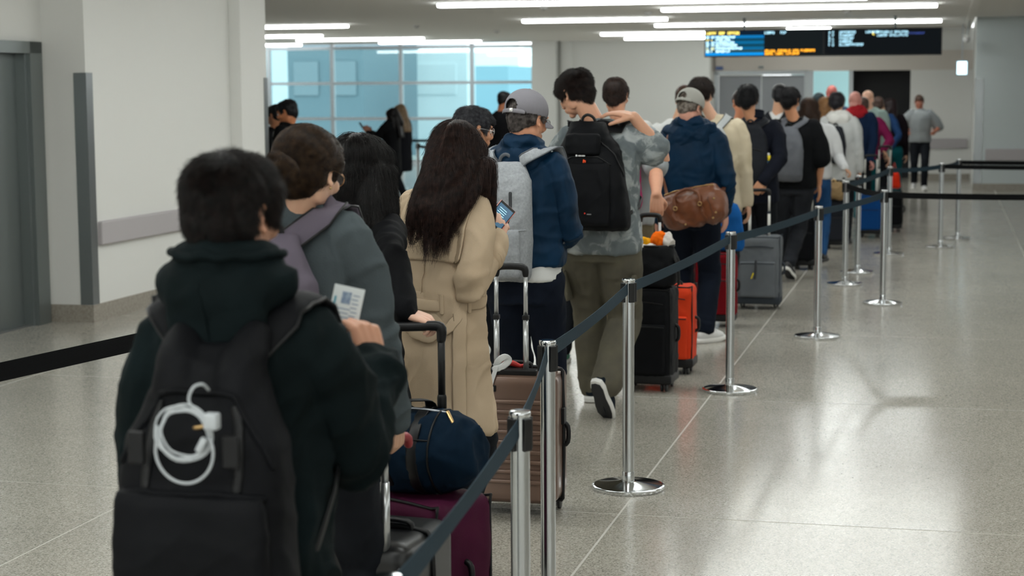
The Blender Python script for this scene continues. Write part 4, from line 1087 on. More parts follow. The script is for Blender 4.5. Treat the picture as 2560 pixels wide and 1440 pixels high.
FAR = [('W1', 1000, 31.5, 'second blurred belt post from the left before the windows'), ('W2', 1045, 28.2, 'blurred belt post right behind the second one before the windows'), ('W3', 1095, 31.0, 'blurred belt post ending the upper far belt before the windows'), ('W4', 1070, 27.2, 'blurred belt post in the middle of the lower far belt'), ('W5', 1150, 29.5, 'far belt post by the windows, hidden behind the dark brown hair'), ('W6', 900, 29.0, 'leftmost blurred belt post before the windows, under the phone woman')]
for k, px, Y, lb in FAR: q = at(px, 400, Y); post(k, q.x, Y, lb, .3)
belt('W6', 'W1', 'far black belt by the windows, left piece', M_BELTK, grp=G1); belt('W1', 'W3', 'far black belt by the windows, upper piece', M_BELTK, grp=G1)
belt('W2', 'W4', 'far black belt by the windows, lower piece', M_BELTK, grp=G1); belt('W4', 'W5', 'far black belt by the windows, right piece', M_BELTK, grp=G1)
# ---------------------------------------------------------------- the queue, from the nearest person on
M_HOOD = fabric('black_green_fleece', '0a1213', '0f191b', bscale=300, bstr=.3, crease=.8, cscale=5)
M_PACKBLK = fabric('black_nylon', '0c0d0f', '121316', rough=.6, bscale=700)
M_NAVYJ = fabric('navy_shell', '051e32', '082a44', rough=.6, bscale=500, spec=.12, crease=1.0, cscale=7)
M_SWEAT = fabric('grey_knit', '434a4d', '4b5356', bscale=260, bstr=.35, crease=.6, cscale=5)
M_MAUVE = fabric('mauve_grey_canvas', '57505b', '635c66', bscale=450)
M_BLKJ = fabric('black_jacket_cloth', '08080a', '0c0d10', rough=.75)
M_TRENCH = fabric('beige_gabardine', 'b6a187', 'c0ac93', rough=.7, bscale=420, mscale=4, crease=.7, cscale=6)
M_NAVYTR = fabric('navy_trouser_cloth', '10151f', '141a26')
M_BLKTR = fabric('black_trouser_cloth', '15171b', '1d2025')
M_GPACK = fabric('heather_grey_canvas', '83868a', '9a9da0', bscale=500, mscale=90, mstr=.9)
M_OLIVE = fabric('olive_cargo_cotton', '57534a', '625e50', mscale=9, crease=.9, cscale=7)
M_WHITE = fabric('white_cotton', 'd4d5d3', None)
M_WSHOE = mat('white_shoe', 'dededd', .45); M_WSOLE = mat('white_sole', 'e6e5e1', .5); M_DSOLE = mat('dark_sole', '2a2a2c', .6); M_BSHOE = mat('black_shoe', '17181b', .5)
M_GOLD = mat('brass', 'b99a6a', .3, .9); M_REDZ = mat('red_trim', 'b01c1c', .5)

# 1 - black hoodie, backpack with a coiled cable, holding up a card
def spec_arm(Y, B, az, w, dY=0.0):
    """wrist target given as pixel and depth, in the person's space"""
    bp = at(B, w[1], Y); q = at(w[0], w[1], Y + dY); v = Vector((q.x - bp.x, q.y - Y, q.z)); return Matrix.Rotation(math.radians(az), 3, 'Z') @ v
p = person('one', 'person with short dark hair in a black hoodie holding up a white card', 3.35, (594, 390), 585, az=15, yaw=16, pitch=6, ht=1.68, shz=.784, hs=.95, sl_r=1.22, tone='c08c70',
  hair=('short', '080605', '1c1310'), near=2, top_kind=('hoodie', M_HOOD), bulk=1.12, sh_w=.90, wr=.014, seed=4, hem=.47,
  arms={1: dict(w=spec_arm(3.35, 572, 15, (912, 915), .28), hint=(.2, -.4, -1), d=(-.25, .10, 1), n=(-.85, .45, .1), curl=((.95, 1.0, .5), (1.1, 1.1, .6), (1.2, 1.2, .6), (1.25, 1.3, .6)), thumb=.55),
        -1: dict(w=Vector((-.225, .06, .76)), hint=(-.05, -1, .0))}, hair_kw=dict(n=26000, length=.040, lift=.28, vol=.9))
hd = hood(p, M_HOOD, w=.126, drop=.17, r=.040, up_=.015, back=.012); hb_ = bvh_of(hd); c_ = p.shc; z_ = p.lz(.84)
S = Soup(); seam(S, [(c_.x, c_.y - .2, z_ + .03), (c_.x, c_.y - .3, z_ - .03), (c_.x, c_.y - .3, z_ - .09), (c_.x, c_.y - .2, z_ - .14)], hb_, .0, .0022); S.out('hood_seam', M_HOOD, hd)
S = Soup(); res_, nn_ = cling([(c_.x + .13 * math.cos(a), c_.y + .16 * math.sin(a), z_ + .060) for a in [math.radians(-175 + i * 17) for i in range(11)]], hb_, .004, 3); S.tube(res_, .009, n=10, sub=1); S.out('hood_hem', M_HOOD, hd)
P1 = p
r = backpack(p, 'black backpack with a coiled white cable, worn by the person nearest the camera', 'backpack', M_PACKBLK, w=.335, h=.60, d=.17, top_z=p.lz(.775), x=.02, strap_w=.034, seed=8, taper=.60, handle=False, strap_x=.150, humps=.045)
pk = pocket(p, (0, .98, .40), (.152, .105), M_PACKBLK, d=.030)
zipline(p, [(-.90, .96, .57), (-.5, 1.1, .585), (0, 1.1, .585), (.5, 1.1, .585), (.90, .96, .57)], M_PACKBLK, .007)
zipline(p, [(-.96, .8, .66), (-.86, 1, .78), (-.50, 1, .875), (0, 1, .90), (.50, 1, .875), (.86, 1, .78), (.96, .8, .66)], M_PACKBLK, .006)
zipline(p, [(-.55, 1, .60), (-.55, 1, .84)], M_BLACK, .010, flat=.3); zipline(p, [(.55, 1, .60), (.55, 1, .84)], M_BLACK, .010, flat=.3)
for sx in (-.55, .55):
    S = Soup(); q = p.Q(sx, 1.08, .72); S.box(q, (.016, .006, .030), bev=.004); S.out('buckle', M_BLACK, p.pack, False)
S = Soup(); q0, q1 = p.Q(-.02, 1.0, .80), p.Q(.20, 1.0, .815); seam(S, [q0, q1], p.pb, .003, .004, n=8); S.out('zip_pull', M_GOLD, p.packbody)
# the coiled cable
cab = empty('cable'); place(cab, p); tag(cab, 'white charging cable coiled in loops, hanging on the front of the black backpack', 'cable')
M_CABLE = mat('white_cable', 'b2b7ba', .45); S = Soup(); pts = []; q = random.Random(5); cz = p.Q(.06, 1.0, .775); fy = p.Q(0, 1.10, .6).y
for i in range(70):
    a = i * 2 * PI / 14; rr = .050 + .004 * math.sin(i * .37) + q.uniform(-.002, .002)
    pts.append((cz.x + .004 * math.sin(i * .21) + rr * 1.02 * math.cos(a), fy - .010 - .004 * math.sin(i * .9), cz.z + rr * .92 * math.sin(a) + .003 * math.cos(i * .3)))
S.tube(pts, .0021, n=8, sub=2)
S.tube([(cz.x + .056 * math.cos(a), fy - .014, cz.z - .032 + .058 * math.sin(a)) for a in [-.1 - i * PI / 10 + .5 for i in range(13)]] + [(cz.x - .052, fy - .012, cz.z + .01)], .0027, n=8, sub=3)
S.tube([(cz.x + .045, fy - .01, cz.z + .030), (cz.x + .012, fy - .012, cz.z + .055), (cz.x + .018, fy - .01, cz.z + .082), (cz.x + .032, fy + .0, cz.z + .088), (cz.x + .034, fy + .02, cz.z + .075)], .0027, n=8, sub=4)
S.out('cord', M_CABLE, cab)
S = Soup(); S.box((cz.x + .058, fy - .020, cz.z + .026), (.013, .011, .015), bev=.004); S.out('plug', M_CABLE, cab, sharp=40)
S = Soup(); S.box((cz.x + .036, fy - .018, cz.z - .018), (.006, .005, .014), R=Matrix.Rotation(.5, 4, 'Y'), bev=.002); S.out('connector', M_CABLE, cab, sharp=40)
# the card
cd = empty('identity_card'); place(cd, p); tag(cd, 'small white printed card held up in the raised right hand', 'card')
cc = p.LP(865, 766, .345); Rc = Matrix.Rotation(math.radians(13), 4, 'Y') @ Matrix.Rotation(math.radians(15), 4, 'Z') @ Matrix.Rotation(math.radians(-8), 4, 'X')
def card_box(name, x, z, hx, hz, m, y=0, t=.0004, par=None):
    S = Soup(); S.box(cc + (Rc.to_3x3() @ Vector((x, y, z))), (hx, t, hz), R=Rc, bev=.0 if t < .0006 else .0005); return S.out(name, m, par or cd, False)
card_box('card_sheet', 0, 0, .033, .043, mat('card_white', 'dfe6e6', .35), t=.0007)
M_INK = mat('blue_grey_ink', '8296ab', .6); card_box('photo', -.003, .018, .010, .013, mat('print_portrait', '6f84a0', .5, mottle='9fb0c0', mscale=120), y=-.0012)
for k in range(6): card_box('printed_line', .018 - .002 * (k % 2), .026 - k * .009, .007, .0011, M_INK, y=-.0012)
for k in range(4): card_box('printed_line', -.006, -.006 - k * .009, .016 - .003 * (k % 2), .0011, M_INK, y=-.0012)
card_box('printed_stripe', -.026, -.010, .0022, .028, mat('teal_ink', '4f9db0', .5), y=-.0012)

# 2 - grey sweater, low bun, mauve backpack
p = person('two', 'person with a low brown bun and glasses in a grey sweater', 4.6, (787, 331), 752, az=16, yaw=12, pitch=14, ht=1.70, shz=.832, tone='d3a78c', fem=True,
  hair=('none', '21160f', '42301f'), near=2, hs=.93, top_kind=('sweater', M_SWEAT), bulk=1.03, sh_w=.81, wr=.011, seed=11, hem=.46,
  arms={1: dict(w=spec_arm(4.6, 752, 16, (980, 1062), .10), hint=(.5, -.8, 0), d=(0, .1, -1), n=(-1, .2, 0), curl=(.85, .95, .7), thumb=.5)})
P, R = p.P, p.R
o = short_hair(p.root, P, R, 1.0, p.hm, seed=3, n=26000, length=.075, lift=.008, vol=1.0, crown=(0, .03, .12), vox=.0055, nape=True, flow_to=P(-.008, -.115, -.02), amp=.0012)
S = Soup(); S.ell(P(-.012, -.118, -.018), (.040, .032, .036), R); S.tube([P(-.05, -.110, .004), P(-.012, -.148, .006), P(.024, -.125, -.012), P(-.01, -.130, -.045), P(-.05, -.115, -.03)], [.013, .020, .017, .018, .012], n=10); 
S.tube([P(-.03, -.12, -.01), P(-.060, -.118, -.005), P(-.078, -.11, -.022)], [.014, .012, .004], n=8)
bun = S.remesh('bun', p.hm, o, voxel=.005, smooth=2, disp=lambda co, nr: .003 * (ridge(co * 45, 4) - .5))
rt, nm = surf_samples(bun, 5000, 2); bc = P(-.012, -.125, -.004); ya = R @ Vector((0, -1, .1))
add_strands('bun_strands', bun, p.hm, rt, nm, lambda a, n: (a - bc).cross(ya).normalized(), 5000, .05, .04, bvh_of(bun), steps=6, seed=2)
glasses(p); S = Soup(); S.ell(P(.079, -.004, -.038), (.0035,) * 3, R); S.out('ear_stud', M_GOLD, p.root)
collar(p, M_SWEAT, h=.035, r=.011)
backpack(p, 'mauve-grey backpack with black edging on the grey sweater', 'backpack', M_MAUVE, w=.30, h=.44, d=.14, top_z=p.lz(.825), x=-.035, m_strap=M_MAUVE, m_trim=M_BLACK, strap_w=.036, seed=3, taper=.60)
zipline(p, [(-.9, .7, .58), (-.45, 1, .78), (0, 1, .84), (.45, 1, .78), (.9, .7, .58)], M_BLACK, .008); zipline(p, [(-.9, .9, .50), (0, 1.1, .52), (.9, .9, .50)], M_BLACK, .004)

# 3 - long black hair, black coat
def tips3(p):
    L = p.LP
    return [([L(868, 420), L(862, 500, -.07), L(858, 590, -.12), L(866, 660, -.13)], .055, .045, 9), ([L(905, 420, -.06), L(915, 500, -.11), L(925, 590, -.15), L(945, 650, -.15)], .055, .045, 9),
            ([L(952, 430), L(962, 520, -.04), L(972, 600, -.05), L(988, 690, -.05)], .030, .028, 7), ([L(935, 430, -.05), L(955, 520, -.09), L(978, 600, -.10), L(992, 672, -.10)], .030, .022, 6), ([L(845, 430), L(838, 500, -.02), L(832, 560, -.03)], .03, .02, 4)]
p = person('three', 'person with long black hair in a black coat, hand on a black luggage grip', 5.85, (908, 335), 880, az=16, yaw=14, pitch=8, ht=1.67, tone='d8ad97', fem=True,
  hair=('long', '070606', '161211'), near=2, top_kind=('coat', M_BLKJ), bulk=1.0, sh_w=.74, wr=.008, seed=21, hem=.33, tip_fn=tips3,
  arms={1: dict(w=spec_arm(5.85, 880, 16, (1008, 784), -.46), hint=(.4, -1, -.3), d=(.9, .15, -.25), n=(0, .2, -1), curl=(.8, .9, .7), thumb=.4)}, hair_kw=dict(n=22000))
hood(p, M_BLKJ, w=.11, drop=.10, r=.024, up_=-.02)

# 4 - beige trench coat, long dark hair, phone
def tips4(p):
    L = p.LP
    return [([L(1115, 400, -.02), L(1085, 460, -.10), L(1058, 510, -.14), L(1040, 560, -.14)], .050, .040, 9), ([L(1140, 410, -.06), L(1120, 470, -.13), L(1100, 520, -.16), L(1085, 580, -.16)], .050, .042, 9),
            ([L(1170, 420, -.04), L(1160, 470, -.10), L(1140, 520, -.14), L(1118, 560, -.14)], .040, .022, 7), ([L(1205, 410, .0), L(1212, 480, .0), L(1212, 540, .02), L(1210, 600, .05)], .030, .018, 8), ([L(1190, 410, -.03), L(1195, 470, -.04), L(1198, 520, .0)], .030, .016, 5)]
p = person('four', 'person with long dark brown hair in a beige belted trench coat looking at a phone', 6.30, (1163, 321), 1098, az=34, yaw=-6, pitch=34, ht=1.69, tone='dcb29c', fem=True,
  hair=('long', '17100e', '3a2722'), near=2, top_kind=('trench_coat', M_TRENCH), bulk=1.04, sh_w=.92, wr=.009, seed=33, hem=.33, tip_fn=tips4, lean=.03, head_dy=.06, sl_r=1.08,
  arms={1: dict(w=spec_arm(6.30, 1098, 34, (1233, 606), .02), hint=(.15, -.6, -1), d=(.25, .35, 1), n=(-.8, .5, .2), curl=((.6, .7, .4), (.8, .8, .5), (.9, .9, .5), (1, 1, .6)), thumb=.5),
        -1: dict(w=spec_arm(6.30, 1098, 34, (1215, 606), .20), hint=(-.6, -.3, -1), d=(.5, .1, .9), n=(.9, 0, .1), curl=(.7, .8, .5), thumb=.4)}, hair_kw=dict(n=22000), trousers=M_BLKTR, stance=.05, trouser_r=.85)
P4 = p
# skirt of the coat, yoke, belt, cuffs, vent and collar
S = Soup(); lz = p.lz; S.loft([(-.0, .0, lz(.315), .205, .165), (0, 0, lz(.40), .190, .150), (0, 0, lz(.50), .176, .135), (0, .0, lz(.58), .158, .122), (0, .005, lz(.625), .150, .114)], n=40, e=2.2)
sk = S.remesh('coat_skirt', M_TRENCH, p.root, voxel=.009, smooth=3, disp=folds(.012, (7, 7, 1.6), 12, fine=.25))
sb = bvh_of(sk); tb = bvh_of(p.top)
patch(p.top, lambda c, n: (c[:, 2] > lz(.682) + .012 * np.cos(c[:, 0] * 9)) & (np.abs(c[:, 0]) < .17) & (c[:, 1] < .0) & (n[:, 1] < -.1) & (c[:, 2] < lz(.825)), .004, .005, 'storm_flap', M_TRENCH, p.root)
S = Soup(); res, nn = cling([(math.cos(a) * .19, math.sin(a) * .17, lz(.602) - .008 * math.cos(a)) for a in [i * 2 * PI / 24 for i in range(24)]], sb, .008, 2)
S.tube(res[:-1], .021, n=10, sub=1, flat=.22, up=nn[:-1], closed=True); bl = S.out('belt', M_TRENCH, p.root)
for aa in (-2.1, -1.0, -.35):
    q = sb.find_nearest(Vector((math.cos(aa) * .19, math.sin(aa) * .17, lz(.602)))); S = Soup(); S.tube([q[0] + q[1] * .016 + Vector((0, 0, z)) for z in (-.030, 0, .030)], .008, n=8, sub=1, flat=.3, up=q[1]); S.out('belt_loop', M_TRENCH, bl)
pts, nn = cling([(.165, -.06, lz(.60)), (.13, -.13, lz(.555)), (.07, -.16, lz(.53)), (.0, -.17, lz(.535)), (-.05, -.17, lz(.545))], sb, .012, 5); S = Soup(); S.tube(pts, .018, n=10, sub=1, flat=.2, up=nn); S.out('belt_tail', M_TRENCH, bl)
pts, nn = cling([(.150, -.085, lz(.60)), (.158, -.10, lz(.50)), (.165, -.11, lz(.42)), (.17, -.115, lz(.345))], sb, .010, 6); S = Soup(); S.tube(pts, .026, n=10, sub=1, flat=.14, up=nn); S.out('side_panel', M_TRENCH, sk)
if False: pts, nn = cling([(.19, -.02, lz(.545)), (.195, .0, lz(.50)), (.20, .0, lz(.475))], sb, .0, 5); pass
S0, e, w = p.am[1][:3]; S = Soup(); dd = (w - e).normalized()
S.tube([e.lerp(w, .72), e.lerp(w, .99)], [.056, .060], n=20, sub=1); S.tube([e.lerp(w, .70), e.lerp(w, .76)], .062, n=20, sub=1); S.remesh('cuff', M_TRENCH, p.root, voxel=.006, smooth=2, disp=folds(.004, (12, 12, 12), 3))
S = Soup(); S.tube([e.lerp(w, .66) + Vector((math.cos(a) * .0, 0, 0)) + (dd.orthogonal().normalized() * math.cos(a) + dd.cross(dd.orthogonal().normalized()) * math.sin(a)) * .060 for a in [i * PI / 6 for i in range(12)]], .008, n=8, closed=True, flat=.5); S.out('cuff_strap', M_TRENCH, p.root)
collar(p, M_TRENCH, h=.04, r=.015, rx=1.25)
S = Soup(); seam(S, [(.13, -.10, lz(.70)), (.135, -.06, lz(.76)), (.12, -.02, lz(.81))], tb, .002, .0025); S.out('stitching', M_TRENCH, p.top)
S = Soup(); seam(S, [(0, -.13, lz(.68)), (0, -.12, lz(.62))], tb, .002, .002); S.out('stitching', M_TRENCH, p.top)
ph = empty('smartphone'); place(ph, p); tag(ph, 'phone with a lit blue screen held in front of the trench coat', 'phone')
c0 = p.LP(1250, 541, .05); Rp = Matrix.Rotation(math.radians(62), 4, 'Y') @ Matrix.Rotation(math.radians(-55), 4, 'X')
Rp = Matrix.Rotation(math.radians(34), 4, 'Z') @ Matrix.Rotation(math.radians(42), 4, 'Y') @ Matrix.Rotation(math.radians(-52), 4, 'X')
S = Soup(); S.box(c0, (.036, .0045, .074), R=Rp, bev=.0035); S.out('body', mat('phone_case_coral', 'c46a60', .4), ph, sharp=40)
S = Soup(); S.box(c0 + Rp.to_3x3() @ Vector((0, -.005, 0)), (.033, .0006, .070), R=Rp); S.out('glass', mat('phone_glass', '0c1014', .1), ph, False)
S = Soup(); S.box(c0 + Rp.to_3x3() @ Vector((0, -.0059, -.002)), (.030, .0004, .058), R=Rp); S.out('screen', mat('phone_screen', '0a2030', .2, emit='16506e', estr=.8), ph, False)
for k in range(5):
    S = Soup(); S.box(c0 + Rp.to_3x3() @ Vector((-.006 + .003 * (k % 2), -.0066, .034 - k * .012)), (.016, .0003, .0016), R=Rp); S.out('screen_text', mat('phone_text', '333333', .3, emit='9fd8e8', estr=1.0), ph, False)

# 5 - older man with glasses, mostly hidden
p = person('five', 'man with greying black hair and glasses seen side-on behind the trench coat', 8.7, (1192, 270), 1172, az=30, yaw=34, pitch=8, ht=1.71, tone='c68e6c', hair=('short', '15151a', '4a4a4e'), near=1, hs=.93, top_kind=('jacket', fabric('charcoal_cloth', '2b2d31')), seed=41, hair_kw=dict(n=9000, length=.035, lift=.25))
glasses(p, m=mat('silver_rim', 'c8c8c8', .3, .9))

# 6 - grey cap, navy jacket, grey backpack
p = person('six', 'man in a darker grey cap and navy hooded jacket with a grey backpack', 8.0, (1330, 235), 1308, az=17, yaw=26, pitch=14, ht=1.79, tone='c98f70', hair=('short', '2a2422', '6a6360'), near=2, top_kind=('jacket', M_NAVYJ), bulk=1.08, sh_w=.86, stance=.065, wr=.012, seed=52, hem=.545,
  arms={1: dict(w=spec_arm(8.0, 1308, 17, (1380, 600), .22), hint=(.5, -.5, -.5), curl=(.8, .9, .6)), -1: dict(w=Vector((-.12, .32, 1.02)), hint=(-1, -.5, -.5))}, trousers=M_NAVYTR,
  hair_kw=dict(n=6000, length=.014, lift=.1, buzz=True, vol=.1, fringe=False))
cap(p, '77757a'); glasses(p, m=mat('dark_rim', '1b1b1d', .4))
hood(p, M_NAVYJ, w=.115, drop=.14, r=.034, up_=.0, amp=.010)
S = Soup(); S.loft([(0, 0, p.lz(.505), .178, .130), (0, 0, p.lz(.55), .176, .128)], n=32, e=2.3); S.remesh('shirt_hem', M_WHITE, p.root, voxel=.009, smooth=2, disp=folds(.005, (9, 9, 3), 8))
backpack(p, 'heather grey backpack with a round emblem on the navy jacket', 'backpack', M_GPACK, w=.30, h=.53, d=.16, top_z=p.lz(.808), x=-.055, strap_x=.150, strap_off=.018, m_strap=M_GPACK, m_trim=fabric('grey_webbing', '5b5e63'), strap_w=.026, seed=12, taper=.8, tilt=.04)
pocket(p, (.05, .95, .24), (.115, .11), M_GPACK, d=.028); zipline(p, [(-.8, .95, .66), (0, 1.1, .665), (.35, 1.1, .66)], mat('dark_zip', '202226', .5), .0035)
zipline(p, [(.42, 1, .76), (.45, 1, .60), (.38, 1, .48)], mat('dark_zip', '202226', .5), .007, flat=.4); zipline(p, [(-.9, .9, .42), (0, 1.1, .43), (.9, .8, .44)], M_GPACK, .003)
h = p.pb.find_nearest(p.Q(-.02, 1.1, .55)); Re = Matrix.Rotation(PI / 2, 4, 'X'); S = Soup(); S.lathe([(.021, 0), (.021, .003), (.018, .004), (0, .004)], h[0] + Vector((0, -.001, 0)), n=24, R=Re); em = S.out('round_emblem', mat('emblem_grey', '7b7e82', .5), p.packbody, sharp=30)
S = Soup(); S.tube([h[0] + Vector((math.cos(a) * .013, -.006, math.sin(a) * .008)) for a in [i * PI / 6 for i in range(12)]], .0012, n=6, closed=True); S.tube([h[0] + Vector((x, -.006, .004 * math.sin(x * 400))) for x in (-.009, -.004, 0, .004, .009)], .0012, n=6); S.out('emblem_lines', mat('emblem_dark', '4b4d52', .6), em)

# 7 - tall boy, tie-dye shirt, black backpack, cargo trousers
def tie_dye():
    m = bpy.data.materials.new('grey_tie_dye'); m.use_nodes = True; nt = m.node_tree; N = nt.nodes; L = nt.links; b = N['Principled BSDF']; tc = N.new('ShaderNodeTexCoord')
    n = N.new('ShaderNodeTexNoise'); n.inputs['Scale'].default_value = 12; n.inputs['Detail'].default_value = 8; n.inputs['Distortion'].default_value = .9; L.new(tc.outputs['Object'], n.inputs['Vector'])
    r = N.new('ShaderNodeValToRGB'); e = r.color_ramp.elements; e[0].position = .36; e[0].color = (*lin('626a6d'), 1); e[1].position = .70; e[1].color = (*lin('a4a8a8'), 1); q = e.new(.50); q.color = (*lin('6d7476'), 1); q = e.new(.56); q.color = (*lin('8f9595'), 1)
    L.new(n.outputs['Fac'], r.inputs[0]); L.new(r.outputs[0], b.inputs['Base Color']); b.inputs['Roughness'].default_value = .85; b.inputs['Specular IOR Level'].default_value = .2
    n2 = N.new('ShaderNodeTexNoise'); n2.inputs['Scale'].default_value = 300; L.new(tc.outputs['Object'], n2.inputs['Vector']); bp = N.new('ShaderNodeBump'); bp.inputs['Strength'].default_value = .2; bp.inputs['Distance'].default_value = .003; L.new(n2.outputs['Fac'], bp.inputs['Height']); L.new(bp.outputs[0], b.inputs['Normal'])
    return m
M_TIE = tie_dye(); az7 = 17
def foot7(px, py, Y): q = at(px, py, Y); b = at(1500, 300, 9.45); v = Matrix.Rotation(math.radians(az7), 3, 'Z') @ Vector((q.x - b.x, q.y - 9.45, q.z)); return v
fl, fr = foot7(1482, 968, 9.85), foot7(1518, 952, 9.30)
p = person('seven', 'tall young man in grey tie-dye shirt and olive cargo trousers, hand on his neck', 9.45, (1420, 186), 1500, az=az7, yaw=-62, pitch=26, ht=1.90, tone='cf9c80', hair=('short', '100c0b', '2e211d'), near=2, top_kind=('t_shirt', M_TIE), bulk=1.17, wr=.010, seed=63, hem=.47, sleeve=.60, sl_r=.92, head_dy=.05,
  arms={1: dict(w=spec_arm(9.45, 1500, az7, (1584, 292), -.12), e=spec_arm(9.45, 1500, az7, (1660, 390), -.03), d=(-1, .1, .22), n=(-.2, .2, -1), curl=(.25, .3, .2), thumb=.1), -1: dict(w=Vector((-.14, .30, 1.10)), hint=(-1, -.5, -.6))},
  legs={-1: dict(f=(fl.x, fl.y), z=0, yaw=0, cuff=.03), 1: dict(f=(fr.x, fr.y), z=fr.z - .115, pitch=58, yaw=14, cuff=.02)}, trousers=M_OLIVE, trouser_r=1.27, shoes=(fabric('navy_canvas_shoe', '1a2129'), M_WSOLE, M_WHITE), tname='cargo_trousers',
  hair_kw=dict(n=24000, length=.042, lift=.28, vol=1.25))
P7 = p
backpack(p, 'large black hiking backpack with orange zip pulls on the tie-dye shirt', 'backpack', M_PACKBLK, w=.375, h=.57, d=.20, top_z=p.lz(.842), x=.005, strap_x=.135, strap_w=.034, seed=22, taper=.62, tilt=-.10)
M_OR = mat('orange_pull', 'f0501a', .5)
pocket(p, (-.02, .98, .34), (.125, .165), M_PACKBLK, d=.028); pocket(p, (-.04, .86, .80), (.095, .055), M_PACKBLK, d=.03)
zipline(p, [(-.72, .9, .62), (-.4, 1, .70), (0, 1.1, .715), (.4, 1, .70), (.72, .9, .62)], M_BLACK, .005); zipline(p, [(-.55, .9, .84), (0, .95, .90), (.5, .9, .86), (.8, .7, .7), (.86, .6, .5)], M_BLACK, .005)
for x0 in (-.05, .05): zipline(p, [(x0 - .02, 1.2, .60), (x0, 1.25, .42), (x0 + .04, 1.2, .20)], mat('charcoal_piping', '303338', .5), .004)
for (a, c, hx, hz) in ((-.06, .86, .016, .008), (.0, .655, .005, .014)):
    h = p.pb.find_nearest(p.Q(a, 1.3, c)); S = Soup(); S.tube([h[0] + h[1] * .012 + Vector((x * hx, 0, z * hz)) for x, z in ((-1, -.6), (-.6, 1), (.3, .2), (1, .7), (.8, -.9), (0, -.4))], .0034, n=8, closed=True); S.out('zip_pull', M_OR, p.pack)
def small_print(p, a, c, n, hgt, col, seed, R0=None, y=1.45, off=.006):
    h = p.pb.find_nearest(p.Q(a, y, c)); q = random.Random(seed); S = Soup(); x = 0
    for k in range(n):
        w = hgt * .6; S.box(h[0] + Vector((x, -off - .004, 0)), (w / 2, .0006, hgt * (.5 if k % 3 else .35))); x += w * 1.35
    S.out('logo_print', mat('print_' + col, col, .5), p.packbody, False)
small_print(p, -.14, .775, 7, .007, 'd8d8d8', 1, off=.03); small_print(p, -.20, .775, 1, .014, 'd8d8d8', 1, off=.03); small_print(p, .0, .155, 6, .005, '9a9a9a', 1, off=.02); small_print(p, -.06, .155, 1, .010, 'd83018', 1, off=.02)
for sx in (-1, 1):
    b7 = bvh_of(p.trousers); q = p.trousers; S = Soup()
    h = b7.find_nearest(Vector((sx * .25, -.03, p.lz(.345)))); S.box(h[0] + h[1] * .006, (.012, .070, .085), R=Matrix.Rotation(sx * .06, 4, 'Y'), bev=.008); cp_ = S.remesh('cargo_pocket', M_OLIVE, p.root, voxel=.007, smooth=2)
    S = Soup(); S.box(h[0] + h[1] * .018 + Vector((0, 0, .07)), (.008, .074, .024), bev=.004); S.out('pocket_flap', M_OLIVE, cp_, sharp=40)
for sx, zc in ((1, .505), (-1, .505)):
    b7 = bvh_of(p.trousers); S = Soup(); seam(S, [(sx * .05, -.2, p.lz(.47)), (sx * .13, -.2, p.lz(.475))], b7, .002, .003); S.out('back_pocket_seam', M_OLIVE, p.trousers)

# 8 - behind the tall boy, holding the black case
M_GTEE = fabric('grey_marl_tee', '8b9092', '969b9c')
p = person('eight', 'man with cropped dark hair in a grey t-shirt gripping the handle of the black case', 10.95, (1542, 196), 1556, az=14, yaw=6, pitch=6, ht=1.86, tone='c48f73', hair=('short', '17100e', '3a2a24'), near=1, hs=.94, top_kind=('t_shirt', M_GTEE), bulk=1.10, seed=71, hem=.50, sleeve=.85, sl_r=.88,
  arms={1: dict(w=spec_arm(10.95, 1556, 14, (1643, 515), -.62), hint=(.3, -.4, -1), d=(.05, -.1, -1), n=(-.3, 1, -.1), curl=(.8, .9, .7), thumb=.5)}, trousers=fabric('khaki_cloth', '6b634f'), hair_kw=dict(n=6000, length=.02, buzz=True))
backpack(p, 'black backpack with a pink side, half hidden behind the tie-dye shirt', 'backpack', fabric('pink_nylon', 'b03a6e'), w=.30, h=.42, d=.13, top_z=p.lz(.78), m_strap=M_PACKBLK, seed=4, vox=.01)
# 35 - short person with green shoes, hidden behind the tall boy
p = person('green', 'short person hidden behind the tall young man, one green and white shoe showing', 11.2, (1455, 318), 1446, az=16, yaw=0, ht=1.53, tone='c89a80', hair=('short', '1a1412', '33261f'), near=0, top_kind=('jacket', M_BLKJ), seed=77, trousers=M_BLKTR,
  shoes=(mat('green_suede', '1c7a5c', .6), M_WSOLE, M_WHITE), legs={-1: dict(f=(-.10, -.02), yaw=-6), 1: dict(f=(.10, .04))})
# ---------------------------------------------------------------- the far half of the queue
def arm_to(Y, B, az, px, py, dY=0.0, **k):
    d = dict(w=spec_arm(Y, B, az, (px, py), dY), hint=(.4, -.5, -1), curl=(.8, .9, .6), thumb=.4); d.update(k); return d
M_CREAM = fabric('cream_jacket_cloth', 'b8ab92', 'c2b69f'); M_DGREY = fabric('dark_grey_nylon', '1e2024', '24262b'); M_MGREY = fabric('mid_grey_nylon', '54565c', '65676c')
p = person('nine', 'man in a pale grey cap and navy hooded jacket carrying the brown leather bag', 12.2, (1738, 232), 1728, az=17, yaw=26, pitch=26, ht=1.80, tone='d09a86', hair=('short', '4a4038', '8a8178'), near=1, top_kind=('jacket', M_NAVYJ), bulk=1.18, wr=.011, seed=81, hem=.48, sl_r=1.02,
  arms={1: arm_to(12.2, 1728, 17, 1812, 530, .0, d=(.05, .1, -1), n=(-1, .2, 0), curl=(.4, .5, .4))}, trousers=M_NAVYTR, shoes=(M_WSHOE, M_WSOLE, M_WHITE), legs={-1: dict(f=(-.10, .06)), 1: dict(f=(.11, -.05), yaw=38)}, hair_kw=dict(n=2500, length=.012, buzz=True, vol=.1, fringe=False), trouser_r=1.12)
cap(p, 'a2a19a'); hood(p, M_NAVYJ, w=.17, drop=.19, r=.038, up_=.0, amp=.012); glasses(p)
P9 = p
